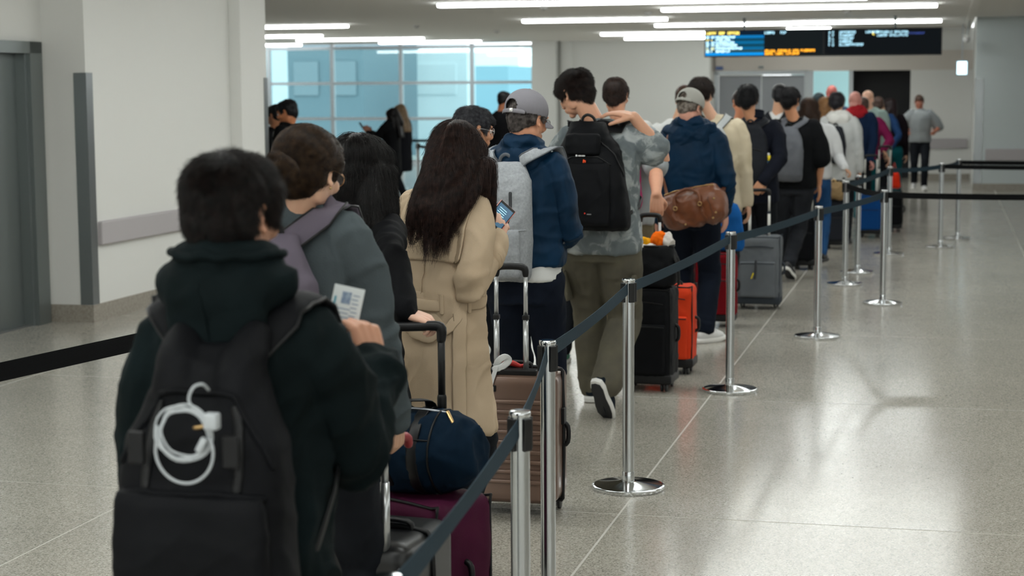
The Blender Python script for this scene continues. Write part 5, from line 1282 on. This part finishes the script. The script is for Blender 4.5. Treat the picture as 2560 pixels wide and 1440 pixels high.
# brown leather holdall slung across his back
M_LEA = mat('tan_leather', '5e3118', .45, bump='noise', bscale=60, bstr=.25, mottle='6e3d1f', mscale=5, coat=.1)
bg = empty('leather_holdall'); place(bg, p); tag(bg, 'tan brown leather holdall with brass buckles hanging at the hip of the navy hooded jacket', 'bag')
c = p.LP(1733, 515, -.24); Rb = Matrix.Rotation(math.radians(-12), 4, 'Y') @ Matrix.Rotation(math.radians(-8), 4, 'Z')
def LB(x, y, z): return c + Rb.to_3x3() @ Vector((x, y, z))
S = Soup()
for sx in (-1, 0, 1): S.ell(LB(sx * .13, 0, -.02), (.105, .10, .125), Rb.to_3x3(), e=.8, nu=20, nv=14)
S.box(LB(0, 0, -.02), (.20, .085, .11), R=Rb, bev=.04); S.box(LB(0, 0, .08), (.19, .035, .04), R=Rb, bev=.02)
lb = S.remesh('bag_body', M_LEA, bg, voxel=.009, smooth=5, disp=folds(.010, (9, 9, 9), 5)); bb = bvh_of(lb)
for y in (-1,):
    S = Soup(); S.tube([LB(-.09, -.11, .01), LB(-.085, -.10, .09), LB(0, -.08, .125), LB(.085, -.10, .09), LB(.09, -.11, .01)], .010, n=10, flat=.8, up=(0, 1, 0)); S.out('handle', M_LEA, bg)
for x in (-.09, .09):
    S = Soup(); S.tube([LB(x + math.cos(a) * .013, -.115, .01 + math.sin(a) * .013) for a in [i * PI / 4 for i in range(8)]], .0035, n=8, closed=True); S.out('buckle', M_GOLD, bg)
    S = Soup(); seam(S, [LB(x, -.15, .0), LB(x, -.15, -.06), LB(x, -.14, -.12)], bb, .002, .009, flat=.3, n=8); S.out('leather_tab', M_LEA, lb)
for sx in (-1, 1): S = Soup(); seam(S, [LB(sx * .155, -.15, .08), LB(sx * .16, -.15, 0), LB(sx * .15, -.14, -.12)], bb, .001, .003); S.out('seam', mat('dark_leather', '4f2a14', .5), lb)
S = Soup(); seam(S, [LB(-.19, -.04, .13), LB(0, -.04, .14), LB(.19, -.04, .13)], bb, .002, .004); S.out('zip', M_GOLD, lb)
for x, z in ((.20, .03), (-.20, .08), (.19, -.07), (-.05, -.14), (.16, -.12)):
    h = bb.find_nearest(LB(x, -.12, z)); S = Soup(); S.ell(h[0], (.008, .008, .008)); S.out('stud', M_GOLD, bg)
tb = bvh_of(p.top); res, nn = cling([LB(-.20, 0, .07), (-.235, -.10, p.lz(.70)), (-.15, -.10, p.lz(.80)), (-.10, .0, p.lz(.86)), (-.02, .12, p.lz(.76)), (.12, .15, p.lz(.65)), (.22, .0, p.lz(.56)), LB(.20, 0, .05)], tb, .012, 5)
res[0] = LB(-.20, 0, .07); res[-1] = LB(.20, 0, .05); S = Soup(); S.tube(res, .014, n=8, sub=1, flat=.25, up=nn); S.out('shoulder_strap', M_LEA, bg)

p = person('ten', 'man with wavy dark hair in a cream jacket beside the pale grey cap', 13.5, (1757, 197), 1787, az=16, yaw=14, ht=1.86, tone='c79a80', hair=('short', '120e0c', '2f231e'), near=1, top_kind=('jacket', M_CREAM), bulk=1.15, seed=91, hem=.44, arms={1: dict(w=Vector((.26, .03, .86)))}, hair_kw=dict(vol=1.6, n=6000))
backpack(p, 'pale grey backpack on the cream jacket', 'backpack', fabric('pale_grey_nylon', '9fa2a2'), w=.28, h=.42, d=.12, top_z=p.lz(.80), seed=7, vox=.012)
person('eleven', 'person with reddish brown hair and a white shirt left of the pale grey cap', 14.6, (1714, 214), 1690, az=15, ht=1.80, hair=('short', '23150f', '4b3022'), near=0, top_kind=('shirt', M_WHITE), seed=93)
person('whitehair', 'short person with white hair just right of the hand on the neck', 14.4, (1611, 303), 1606, az=14, ht=1.52, hair=('short', 'b9b9b4', 'd8d8d4'), near=0, top_kind=('shirt', M_WHITE), seed=95)
p = person('twelve', 'man with black hair in a dark jacket and dark backpack holding the grey suitcase', 14.8, (1871, 214), 1886, az=14, yaw=4, ht=1.81, tone='c08a68', hair=('short', '0b0b0d', '1c1c20'), near=1, top_kind=('jacket', fabric('midnight_cloth', '12141c', '171a24')), bulk=1.18, seed=101, hem=.45,
  arms={1: arm_to(14.8, 1886, 14, 1908, 452, -.36, d=(-.5, -.2, -.8), n=(-.2, 1, 0), hint=(1, -.2, -.6))})
collar(p, fabric('midnight_cloth', '12141c'), h=.05, r=.014)
backpack(p, 'dark charcoal backpack with a yellow-capped bottle in its side pocket', 'backpack', M_DGREY, w=.31, h=.54, d=.17, top_z=p.lz(.815), seed=15, x=-.02, vox=.009)
zipline(p, [(-.7, .9, .60), (0, 1.1, .66), (.7, .9, .60)], M_BLACK, .006)
bt = empty('drink_bottle'); place(bt, p); tag(bt, 'drink bottle with a yellow cap sticking out of the dark backpack', 'bottle'); q = p.Q(1.02, .55, .36)
S = Soup(); S.lathe([(.030, -.10), (.031, 0), (.028, .03), (.016, .05), (0, .05)], q, n=20); S.out('bottle_body', mat('blue_bottle', '2f6f9a', .2), bt)
S = Soup(); S.lathe([(.020, .048), (.022, .052), (.022, .085), (.018, .09), (0, .09)], q, n=20); S.out('bottle_cap', mat('yellow_cap', 'e8cf12', .4), bt, sharp=40)
S = Soup(); S.lathe([(.014, .088), (.014, .108), (0, .11)], q, n=16); S.out('spout', M_WSHOE, bt)
person('thirteen', 'person half hidden left of the dark charcoal backpack, face edge showing', 16.2, (1851, 224), 1846, az=16, yaw=-30, ht=1.77, tone='c2805f', hair=('short', '17110f', '2b201c'), near=0, top_kind=('shirt', fabric('rose_cloth', '7a3040')), seed=103)
p = person('fourteen', 'man in a black t-shirt with a two-tone grey backpack, bare right arm hanging', 16.2, (1978, 220), 1988, az=15, yaw=16, ht=1.78, tone='c78d69', hair=('short', '0c0b0d', '1d1b1f'), near=1, top_kind=('t_shirt', fabric('black_tee', '0f1012')), bulk=1.14, seed=111, hem=.48, sleeve=.95, sl_r=1.1,
  arms={1: arm_to(16.2, 1988, 15, 2048, 462, .06, d=(.1, .1, -1), n=(-1, .1, 0), curl=(.25, .3, .2))}, shoes=(M_BSHOE, M_WSOLE, M_WHITE), legs={-1: dict(f=(-.16, -.05)), 1: dict(f=(-.02, -.22), pitch=30, z=.07, yaw=12)}, trousers=fabric('washed_black', '202226', '2b2d32'))
backpack(p, 'two-tone grey backpack on the black t-shirt', 'backpack', M_MGREY, w=.28, h=.50, d=.15, top_z=p.lz(.80), seed=16, x=-.05, vox=.010, m_strap=M_MGREY)
p = person('fifteen', 'man in a white shirt with black straps, half behind the black t-shirt', 17.6, (1953, 211), 1941, az=14, yaw=12, ht=1.82, hair=('short', '0c0c0e', '1a1a1e'), near=0, top_kind=('shirt', M_WHITE), seed=121)
backpack(p, 'black backpack on the white shirt, mostly hidden', 'backpack', M_DGREY, w=.26, h=.42, d=.12, top_z=p.lz(.79), seed=17, vox=.014)
def tips_str(c0, z1, spread=.07):
    def f(p):
        C, R = p.headC, p.R; o = []
        for x in (-.045, 0, .045): o.append(([C + R @ Vector((x, -.05, -.05)), C + Vector((x * 1.1, -.10, -.16)), C + Vector((x * 1.3, -.125, -.30)), C + Vector((x * 1.3, -.13, -z1))], .035, .04, 5))
        for s_ in (-1, 1): o.append(([C + R @ Vector((s_ * .075, -.01, -.03)), C + Vector((s_ * .085, -.04, -.15)), C + Vector((s_ * .09, -.06, -z1 * .8))], .02, .02, 4))
        return o
    return f
M_WKNIT = fabric('white_knit', 'd2d3d3', 'c8c9ca')
person('sixteen', 'woman with long straight brown hair and a white sweater pulling a case', 17.9, (2024, 244), 2034, az=16, yaw=4, ht=1.70, fem=True, hair=('long', '2a1c14', '3f2b1f'), near=0, top_kind=('sweater', M_WKNIT), bulk=1.1, seed=131, tip_fn=tips_str(0, .46), hair_kw=dict(n=2500),
  arms={1: arm_to(17.9, 2034, 16, 2112, 420, -.34, d=(.6, .1, -.6), n=(-.2, .2, -1))}, trousers=fabric('blue_jeans', '1f3f66', '28507c'))
person('seventeen', 'person with light brown hair between the long brown hair and the grey hood', 21.2, (2064, 242), 2064, az=16, ht=1.70, fem=True, hair=('long', '7a5636', '9a7148'), near=0, top_kind=('jacket', fabric('stone_cloth', '8f8d88')), seed=133, tip_fn=tips_str(0, .34), hair_kw=dict(n=1500))
person('eighteen', 'person with dark hair seen before the bright glass door, left of the red head', 22.6, (2048, 233), 2046, az=14, ht=1.74, hair=('short', '1b2a30', '23363c'), near=0, top_kind=('jacket', fabric('slate_cloth', '3d4650')), seed=135)
person('nineteen', 'red-headed bald person sticking up before the bright glass door', 24.6, (2080, 212), 2080, az=14, ht=1.85, tone='c46a62', hair=('none', '000000', '000000'), near=0, top_kind=('jacket', fabric('blue_grey_cloth', '4a5a72')), seed=137)
p = person('twenty', 'man with dark hair in a pale grey hoodie carrying a small black backpack', 19.9, (2094, 232), 2097, az=15, yaw=10, ht=1.75, hair=('short', '17161a', '2a282d'), near=1, top_kind=('hoodie', fabric('pale_grey_fleece', 'a9abaa', 'b5b6b4')), bulk=1.15, seed=141, hair_kw=dict(n=1500), hem=.42)
hood(p, fabric('white_fleece', 'c6c5c0'), w=.14, drop=.13, r=.030, vox=.012)
backpack(p, 'small black backpack with a white patch on the pale grey hoodie', 'backpack', M_DGREY, w=.24, h=.42, d=.14, top_z=p.lz(.77), seed=18, x=-.03, vox=.012); pocket(p, (.1, 1, .52), (.035, .03), M_WHITE, name='white_patch', d=.012, vox=.008)
p = person('twentyone', 'bald man in a navy jacket with a bright red scarf', 21.6, (2139, 228), 2141, az=16, yaw=6, ht=1.78, tone='cf8f84', hair=('none', '000000', '000000'), near=0, top_kind=('jacket', fabric('navy_cloth', '14223a', '182a48')), bulk=1.15, seed=151,
  arms={1: arm_to(21.6, 2141, 16, 2176, 408, -.3, d=(.4, .1, -.8), n=(-.2, .2, -1))})
hood(p, fabric('red_scarf', 'a3202a', 'b02a30'), w=.115, drop=.12, r=.034, vox=.012, up_=.01)
person('twentytwo', 'person in a maroon top whose outstretched arm grips the farthest handle', 22.9, (2158, 244), 2166, az=16, ht=1.68, hair=('short', '3a2c26', '51403a'), near=0, top_kind=('sweater', fabric('maroon_knit', '6b1840', '7c1d4a')), bulk=1.1, seed=153, arms={1: arm_to(22.9, 2166, 16, 2208, 376, -.34, d=(.5, .1, -.7), n=(-.2, .2, -1))}, trousers=fabric('teal_cloth', '0e4f56'))
person('twentythree', 'fair bald man in a pale green jacket right of the red scarf', 23.8, (2172, 225), 2176, az=18, yaw=18, ht=1.79, tone='dcae94', hair=('none', '000000', '000000'), near=0, top_kind=('jacket', fabric('pale_green_cloth', '8fa39c')), bulk=1.1, seed=155)
person('twentyfour', 'person in a blue jacket half behind the pale green jacket', 25.0, (2197, 243), 2198, az=18, ht=1.70, hair=('short', '3a2c26', '51403a'), near=0, top_kind=('jacket', fabric('blue_cloth', '1b3458')), seed=157, arms={1: arm_to(25.0, 2198, 18, 2226, 372, -.3)})
person('twentyfive', 'woman with dark hair in a black top and teal trousers, farthest in the queue', 25.6, (2222, 246), 2226, az=10, yaw=-55, ht=1.68, fem=True, hair=('long', '140d0e', '261719'), near=0, top_kind=('sweater', fabric('black_wine_knit', '140e12')), seed=159, tip_fn=tips_str(0, .30), hair_kw=dict(n=0), trousers=fabric('teal_cloth', '0e5a5c'), hem=.55)
p = person('runner', 'man in a grey t-shirt walking towards the camera beside the black doorway', 30.4, (2299, 238), 2299, az=192, yaw=-4, pitch=10, ht=1.67, tone='b8735c', hair=('short', '3a2a22', '513b30'), near=1, top_kind=('t_shirt', M_GTEE), bulk=1.15, seed=161, sleeve=.95, sl_r=1.1, hair_kw=dict(n=0, buzz=True),
  arms={1: dict(w=Vector((.25, .18, 1.02)), hint=(.6, -1, -.3)), -1: dict(w=Vector((-.25, .18, 1.02)), hint=(-.6, -1, -.3))}, legs={-1: dict(f=(-.08, .12)), 1: dict(f=(.08, -.14), pitch=20, z=.05)}, shoes=(M_WSHOE, M_WSOLE, None))
# people by the big windows
p = person('walker', 'young man with black hair, black jacket and white shirt walking left by the pier', 17.2, (709, 252), 722, az=-70, yaw=-6, pitch=16, ht=1.74, tone='b9764f', hair=('short', '08080a', '151518'), near=1, top_kind=('jacket', M_BLKJ), bulk=1.1, seed=171, hair_kw=dict(n=1500, length=.02))
patch(p.top, lambda c, n: (n[:, 1] > .35) & (np.abs(c[:, 0]) < .11) & (c[:, 2] > p.lz(.5)) & (c[:, 2] < p.lz(.82)), .003, .006, 'shirt_front', M_WHITE, p.root)
person('dark_left', 'person in black half hidden by the left pier, white collar showing', 18.5, (684, 262), 684, az=-60, ht=1.66, tone='a87050', hair=('short', '08080a', '151518'), near=0, top_kind=('jacket', M_BLKJ), seed=173)
p = person('phone_woman', 'woman with long dark hair in black looking down at a phone before the windows', 26.0, (972, 273), 980, az=-75, pitch=30, ht=1.62, fem=True, tone='b9826c', hair=('long', '0d0b0c', '181416'), near=0, top_kind=('coat', M_BLKJ), bulk=1.1, seed=175, hem=.33, tip_fn=tips_str(0, .30), hair_kw=dict(n=0), head_dy=0,
  arms={1: dict(w=Vector((.10, .36, 1.16)), hint=(.8, -.2, -1), d=(0, .6, .8)), -1: dict(w=Vector((-.05, .36, 1.16)), hint=(-.8, -.2, -1), d=(0, .6, .8))})
o = empty('smartphone'); place(o, p); tag(o, 'tiny dark phone in the hands of the woman before the windows', 'phone'); S = Soup(); S.box((.02, .47, 1.25), (.036, .006, .07), R=Matrix.Rotation(-.6, 4, 'X'), bev=.003); S.out('body', M_BLACK, o); S = Soup(); S.box((.02, .475, 1.252), (.032, .003, .065), R=Matrix.Rotation(-.6, 4, 'X')); S.out('screen', mat('off_screen', '202830', .1), o)
person('blond_coat', 'person with blond hair in a long dark coat behind the woman with the phone', 26.8, (994, 262), 1003, az=-60, pitch=20, ht=1.66, fem=True, hair=('long', '6e5a46', '8f7a60'), near=0, top_kind=('coat', fabric('ink_cloth', '15161b')), bulk=1.2, seed=177, hem=.33, tip_fn=tips_str(0, .22), hair_kw=dict(n=0))
person('dark_man', 'man in a black shirt standing before the rightmost window panes', 24.0, (1264, 229), 1252, az=30, yaw=24, ht=1.77, tone='a8694a', hair=('short', '0b0b0d', '151518'), near=0, top_kind=('shirt', M_BLKJ), seed=179)

# ---------------------------------------------------------------- luggage
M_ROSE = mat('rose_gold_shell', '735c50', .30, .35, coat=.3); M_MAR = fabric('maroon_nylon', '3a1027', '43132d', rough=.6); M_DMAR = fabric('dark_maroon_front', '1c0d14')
def lug_at(px, Y): return at(px, 400, Y).x, Y
x, y = lug_at(962, 4.85); s1 = luggage('suitcase', 'black hard-shell suitcase at the bottom edge, its silver bar held by the grey sweater', x, y, math.radians(-20), w=.26, d=.36, h=.48, m=mat('black_shell', '08090b', .35), kind='hard', pole_z=.0, seed=2)
q = at(961, 1140, 4.68); wl = Matrix.Rotation(math.radians(20), 3, 'Z') @ Vector((q.x - x, q.y - y, 0))
S = Soup(); S.tube([(wl.x, wl.y, .50), (wl.x, wl.y, .705)], .013, n=14, sub=1, cap=False); po = S.out('pole', M_POLE, s1); S = Soup(); S.tube([(wl.x, wl.y, .70), (wl.x, wl.y, .80)], .0105, n=14, sub=1, cap=False); S.out('pole', M_POLE, s1)
S = Soup(); S.tube([(wl.x, wl.y, .79), (wl.x, wl.y + .01, .815), (wl.x + .02, wl.y + .10, .815), (wl.x + .02, wl.y + .12, .79)], .013, n=10); S.out('grip', mat('red_grip', '8d2a30', .5), s1)
x, y = lug_at(1046, 5.33); s2 = luggage('suitcase', 'maroon soft suitcase with a red zip under the blue duffel bag', x, y, math.radians(-42), w=.37, d=.26, h=.47, m=M_MAR, pole_z=.0, seed=3, pk=(.46, .43))
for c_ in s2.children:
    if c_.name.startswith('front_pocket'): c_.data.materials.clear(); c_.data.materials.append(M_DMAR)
S = Soup(); S.tube([(-.14, -.163, .462), (0, -.165, .464), (.14, -.163, .462)], .007, n=8, flat=.6, up=(0, -1, 0)); S.out('red_zip', M_REDZ, s2)
S = Soup(); S.box((.08, -.170, .475), (.010, .004, .014), bev=.003); S.out('zip_pull', M_POLE, s2)
pg = at(1103, 830, 5.36); wl = Matrix.Rotation(math.radians(42), 3, 'Z') @ Vector((pg.x - x, pg.y - y, 0)); g0 = Matrix.Rotation(math.radians(42), 3, 'Z') @ Vector((at(1040, 820, 5.36).x - x, 5.36 - y, 0))
S = Soup(); S.tube([(wl.x, wl.y, .50), (wl.x, wl.y, .80)], .0125, n=14, sub=1, cap=False); S.out('pole', M_BLACK, s2); S = Soup(); S.tube([(wl.x, wl.y, .78), (wl.x, wl.y, .82)], .0150, n=14, sub=1); S.out('pole_collar', M_BLACK, s2)
S = Soup(); S.tube([(wl.x, wl.y, .80), (wl.x, wl.y, 1.02)], .0115, n=14, sub=1, cap=False); S.out('pole', M_BLACK, s2)
S = Soup(); w2 = Vector((wl.x, wl.y, 0)); g2 = Vector((g0.x, g0.y, 0)); dvv = (g2 - w2)
S.tube([(wl.x, wl.y, 1.00), (wl.x, wl.y, 1.035), tuple(w2 + dvv * .25 + Vector((0, 0, 1.045))), tuple(w2 + dvv + Vector((0, 0, 1.043))), tuple(w2 + dvv * 1.9 + Vector((0, 0, 1.043)))], [.014, .017, .016, .015, .015], n=12); S.out('grip', M_BLACK, s2)
# blue duffel on top
M_DUF = fabric('deep_blue_canvas', '091a29', '0c2031', bscale=600)
df = empty('duffel_bag', (x + .005, y, .53), math.radians(-22)); tag(df, 'deep blue duffel bag with black straps lying on the maroon suitcase', 'bag')
S = Soup(); S.tube([(-.13, 0, .13), (-.09, 0, .13), (.0, 0, .132), (.06, 0, .13), (.09, 0, .13)], [.120, .128, .132, .130, .120], n=24); db = S.remesh('bag_body', M_DUF, df, voxel=.008, smooth=5, disp=folds(.010, (8, 8, 8), 5)); bb = bvh_of(db)
def ring(cx, r, y0=.0, a0=0, n=24): return [(cx, math.cos(a0 + i * 2 * PI / n) * r + y0, .131 + math.sin(a0 + i * 2 * PI / n) * r) for i in range(n)]
rn, _n = cling(ring(.075, .136), bb, .002, 1); S = Soup(); S.tube(rn[:-1], .0035, n=6, sub=1, closed=True); S.out('piping', M_BLACK, db)
for cx in (-.075, .02):
    rn = ring(cx, .1345); S = Soup(); S.tube(rn, .019, n=8, sub=1, flat=.15, closed=True, up=[Vector((0, q[1], q[2] - .131)) for q in rn]); S.out('strap', M_BLACK, df)
S = Soup(); S.tube([(-.075, -.05, .255), (-.05, -.045, .285), (.0, -.03, .292), (.02, .0, .285), (.02, .02, .262)], .019, n=8, flat=.2, up=(0, 0, 1)); S.out('handle', M_BLACK, df)
S = Soup(); S.tube([(-.16, -.03, .258), (-.08, -.03, .263), (0, -.03, .265), (.10, -.03, .258)], .0045, n=6); S.out('zip', mat('silver_zip', 'a9adb3', .35, .8), db)
S = Soup(); S.tube([(.10, -.035, .262), (.125, -.055, .235)], .006, n=8, sub=1, flat=.5); S.out('zip_pull', M_GOLD, df)
S = Soup(); S.tube([(-.16, -.122, .19), (-.05, -.126, .188), (.07, -.124, .186)], .0028, n=6); S.out('seam', M_BLACK, db)
# rose gold case
x, y = lug_at(1287, 7.22); s3 = luggage('suitcase', 'rose gold ribbed hard-shell suitcase with a white baggage tag', x, y, math.radians(-14), w=.40, d=.25, h=.56, m=M_ROSE, kind='hard', pole_z=1.045, pole_w=.125, pole_y=-.08, seed=4)
S = Soup(); S.box((-.0, -.085, .612), (.115, .030, .012), bev=.006); S.out('handle_recess', M_BLACK, s3, False)
S = Soup(); S.box((-.075, -.128, .545), (.020, .003, .013), bev=.002); lg = S.out('badge', M_BLACK, s3, False); 
for k in (-1, 1):
    S = Soup(); S.box((-.075 + k * .007, -.132, .545), (.004, .001, .008)); S.out('badge_mark', mat('badge_silver', 'c8c8c8', .4), lg, False)
M_TAG = mat('paper_tag', 'd6d8d8', .5); S = Soup(); S.tube([(-.06, -.10, .635), (-.045, -.115, .66), (-.02, -.11, .675), (-.005, -.10, .66), (-.03, -.11, .635), (-.06, -.12, .625)], .014, n=8, sub=4, flat=.16, up=(0, -1, 0)); tg = S.out('baggage_tag', M_TAG, s3)
S = Soup(); S.tube([(-.055, -.12, .63), (-.075, -.135, .56), (-.085, -.137, .50), (-.105, -.14, .45), (-.135, -.142, .43)], .009, n=8, sub=3, flat=.14, up=(0, -1, 0)); S.out('tag_tail', M_TAG, tg)
S = Soup(); S.tube([(-.07, -.05, .63), (-.045, -.06, .645), (-.02, -.05, .635), (.0, -.06, .642), (.03, -.05, .63), (.05, -.06, .636)], [.008, .014, .007, .013, .008, .006], n=8); S.out('red_ribbon', mat('red_ribbon', 'b3231f', .5), s3)
S = Soup(); S.box((.204, -.01, .42), (.010, .022, .035), bev=.004); S.out('combination_lock', M_BLACK, s3, False)
# black case with the bag on top, and the orange-red one
x, y = lug_at(1624, 10.25); s4 = luggage('suitcase', 'tall black soft suitcase behind the olive cargo trousers, black bag on top', x, y, math.radians(-16), w=.31, d=.26, h=.555, m=M_PACKBLK, pole_z=1.03, pole_w=.115, seed=5, pole_y=.02, m_pole=mat('light_pole', 'cdd0d2', .35, .3))
tb_ = empty('tote_bag', (x + .02, y - .02, .62), math.radians(-14)); tag(tb_, 'open black bag on the tall black suitcase, stuffed with orange and yellow cloth', 'bag')
S = Soup(); S.loft([(0, 0, 0, .13, .10), (.0, 0, .02, .145, .115), (.01, 0, .12, .150, .12), (0, 0, .20, .135, .10), (0, 0, .235, .125, .085)], n=30, e=2.6); to = S.remesh('bag_body', M_PACKBLK, tb_, voxel=.010, smooth=4, disp=folds(.008, (8, 8, 8), 6))
S = Soup(); S.tube([(math.cos(a) * .125, math.sin(a) * .085, .238) for a in [i * PI / 8 for i in range(16)]], .007, n=8, closed=True); S.out('rim', M_BLACK, to)
S = Soup(); S.tube([(.12, -.05, .2), (.16, -.08, .12), (.165, -.07, .02)], .010, n=8, flat=.3); S.out('strap', M_BLACK, tb_)
for nm, lb, col, cx, cz, rr, sd in (('folded_cloth', 'yellow folded cloth sticking out of the open black bag', 'e6a21a', -.055, .25, (.060, .05, .035), 1), ('folded_cloth', 'orange folded cloth sticking out of the open black bag', 'ee6a12', .045, .262, (.045, .05, .050), 2), ('folded_cloth', 'white crumpled cloth at the rim of the open black bag', 'd9d2cc', .085, .262, (.038, .045, .052), 3), ('folded_cloth', 'white lace edge hanging under the yellow cloth', 'd8d4d0', -.03, .232, (.085, .075, .016), 4)):
    S = Soup(); S.ell((cx, -.01, cz), rr, nu=22, nv=14); o = S.remesh(nm, fabric('cloth_' + col, col), None, voxel=.006, smooth=2, disp=folds(.012, (22, 22, 22), sd)); o.location = tb_.location; o.rotation_euler = tb_.rotation_euler; tag(o, lb, 'cloth')
x, y = lug_at(1678, 10.85); luggage('suitcase', 'orange-red soft suitcase showing right beside the tall black one', x, y, math.radians(-14), w=.31, d=.22, h=.50, m=fabric('orange_red_nylon', 'cf3a1c', 'd8421f', rough=.55), pole_z=0, seed=6)
x, y = lug_at(1792, 13.0); luggage('suitcase', 'dark red suitcase left of the fifth belt post', x, y, math.radians(-14), w=.30, d=.22, h=.50, m=fabric('dark_red_nylon', '6e1018', '7a141c'), pole_z=.72, pole_w=.12, seed=7)
bx = empty('blue_bag', (at(1826, 500, 13.0).x, 13.0, .57), -.2); tag(bx, 'bright blue bag standing on the dark red suitcase beside the navy jacket', 'bag')
S = Soup(); S.loft([(0, 0, .0, .085, .07), (0, 0, .03, .10, .08), (0, 0, .16, .10, .08), (0, 0, .28, .085, .065), (0, 0, .345, .045, .035)], n=26, e=2.6); S.remesh('bag_body', fabric('bright_blue_nylon', '15508f', '1b5c9f'), bx, voxel=.012, smooth=4, disp=folds(.008, (6, 6, 5), 3)); S = Soup(); S.tube([(-.03, 0, .335), (0, 0, .375), (.03, 0, .335)], .008, n=8); S.out('handle', M_BLACK, bx)
x, y = lug_at(1900, 14.05); s7 = luggage('suitcase', 'grey soft two-wheeled suitcase with a yellow tag, white handle bars', x, y, math.radians(-13), w=.36, d=.25, h=.535, m=fabric('grey_polyester', '5e6266', '686c70'), pole_z=.955, pole_w=.155, m_pole=mat('white_pole', 'd2d2cc', .35), wheels=2, m_trim=fabric('charcoal_trim', '3a3f45'), seed=8, pole_y=.0)
S = Soup(); S.tube([(-.01, -.17, .40), (-.01, -.172, .33), (-.015, -.172, .26)], .009, n=8, flat=.3, up=(0, -1, 0)); S.out('pull_strap', mat('charcoal_piping', '303338', .5), s7); S = Soup(); S.tube([(-.03, -.175, .30), (-.045, -.176, .26)], .005, n=8, sub=1); S.out('yellow_tag', mat('yellow_cap', 'e8cf12', .4), s7)
for (px, Y, w, h, col, lb, pz, sd) in ((2013, 17.1, .22, .52, '101114', 'narrow black suitcase behind the grey-backpack man, left of the sixth post', .9, 9), (2094, 19.3, .27, .50, '24262c', 'dark grey suitcase under the brown paper-like bag', .99, 10), (2178, 20.8, .28, .46, '12427c', 'bright blue suitcase behind the corner posts', .97, 11), (2241, 21.6, .17, .44, '0d0e10', 'black round-topped suitcase right of the far posts', .0, 12), (2212, 22.2, .20, .42, '1b1c20', 'dark suitcase whose bar is held by the maroon sleeve', 1.03, 13)):
    x, y = lug_at(px, Y); luggage('suitcase', lb, x, y, math.radians(-14), w=w, d=.22, h=h, m=fabric('case_' + col, col), pole_z=pz, pole_w=.14, m_pole=mat('white_pole', 'd2d2cc', .35), seed=sd, vox=.013, pole_y=.0)
x, y = lug_at(2085, 19.2); o = empty('brown_bag', (x, y, .565), -.25); tag(o, 'crumpled light brown bag on the dark grey suitcase', 'bag'); S = Soup(); S.loft([(0, 0, .0, .12, .08), (0, 0, .03, .135, .09), (0, 0, .12, .125, .085), (0, 0, .17, .09, .05)], n=24, e=2.8); S.remesh('bag_body', fabric('tan_paper', '7b6548', '8a7352', rough=.6), o, voxel=.012, smooth=2, disp=folds(.014, (12, 12, 12), 3)); S = Soup(); S.tube([(-.05, 0, .16), (0, 0, .21), (.05, 0, .16)], .007, n=8); S.out('handle', M_GOLD, o)
x, y = lug_at(2236, 24.6); o = empty('orange_bag', (x, y, .37), -.2); tag(o, 'bright orange-red bag hanging low right of the head of the queue', 'bag'); S = Soup(); S.loft([(0, 0, .0, .07, .05), (0, 0, .03, .085, .06), (0, 0, .14, .08, .05), (0, 0, .21, .05, .03)], n=24, e=2.6); S.remesh('bag_body', fabric('signal_orange', 'e0321a', 'e63a1c'), o, voxel=.012, smooth=2, disp=folds(.008, (12, 12, 12), 3)); S = Soup(); S.tube([(-.03, 0, .2), (0, 0, .36), (.03, 0, .2)], .006, n=8); S.out('handle', mat('signal_orange_strap', 'c02a14', .5), o)
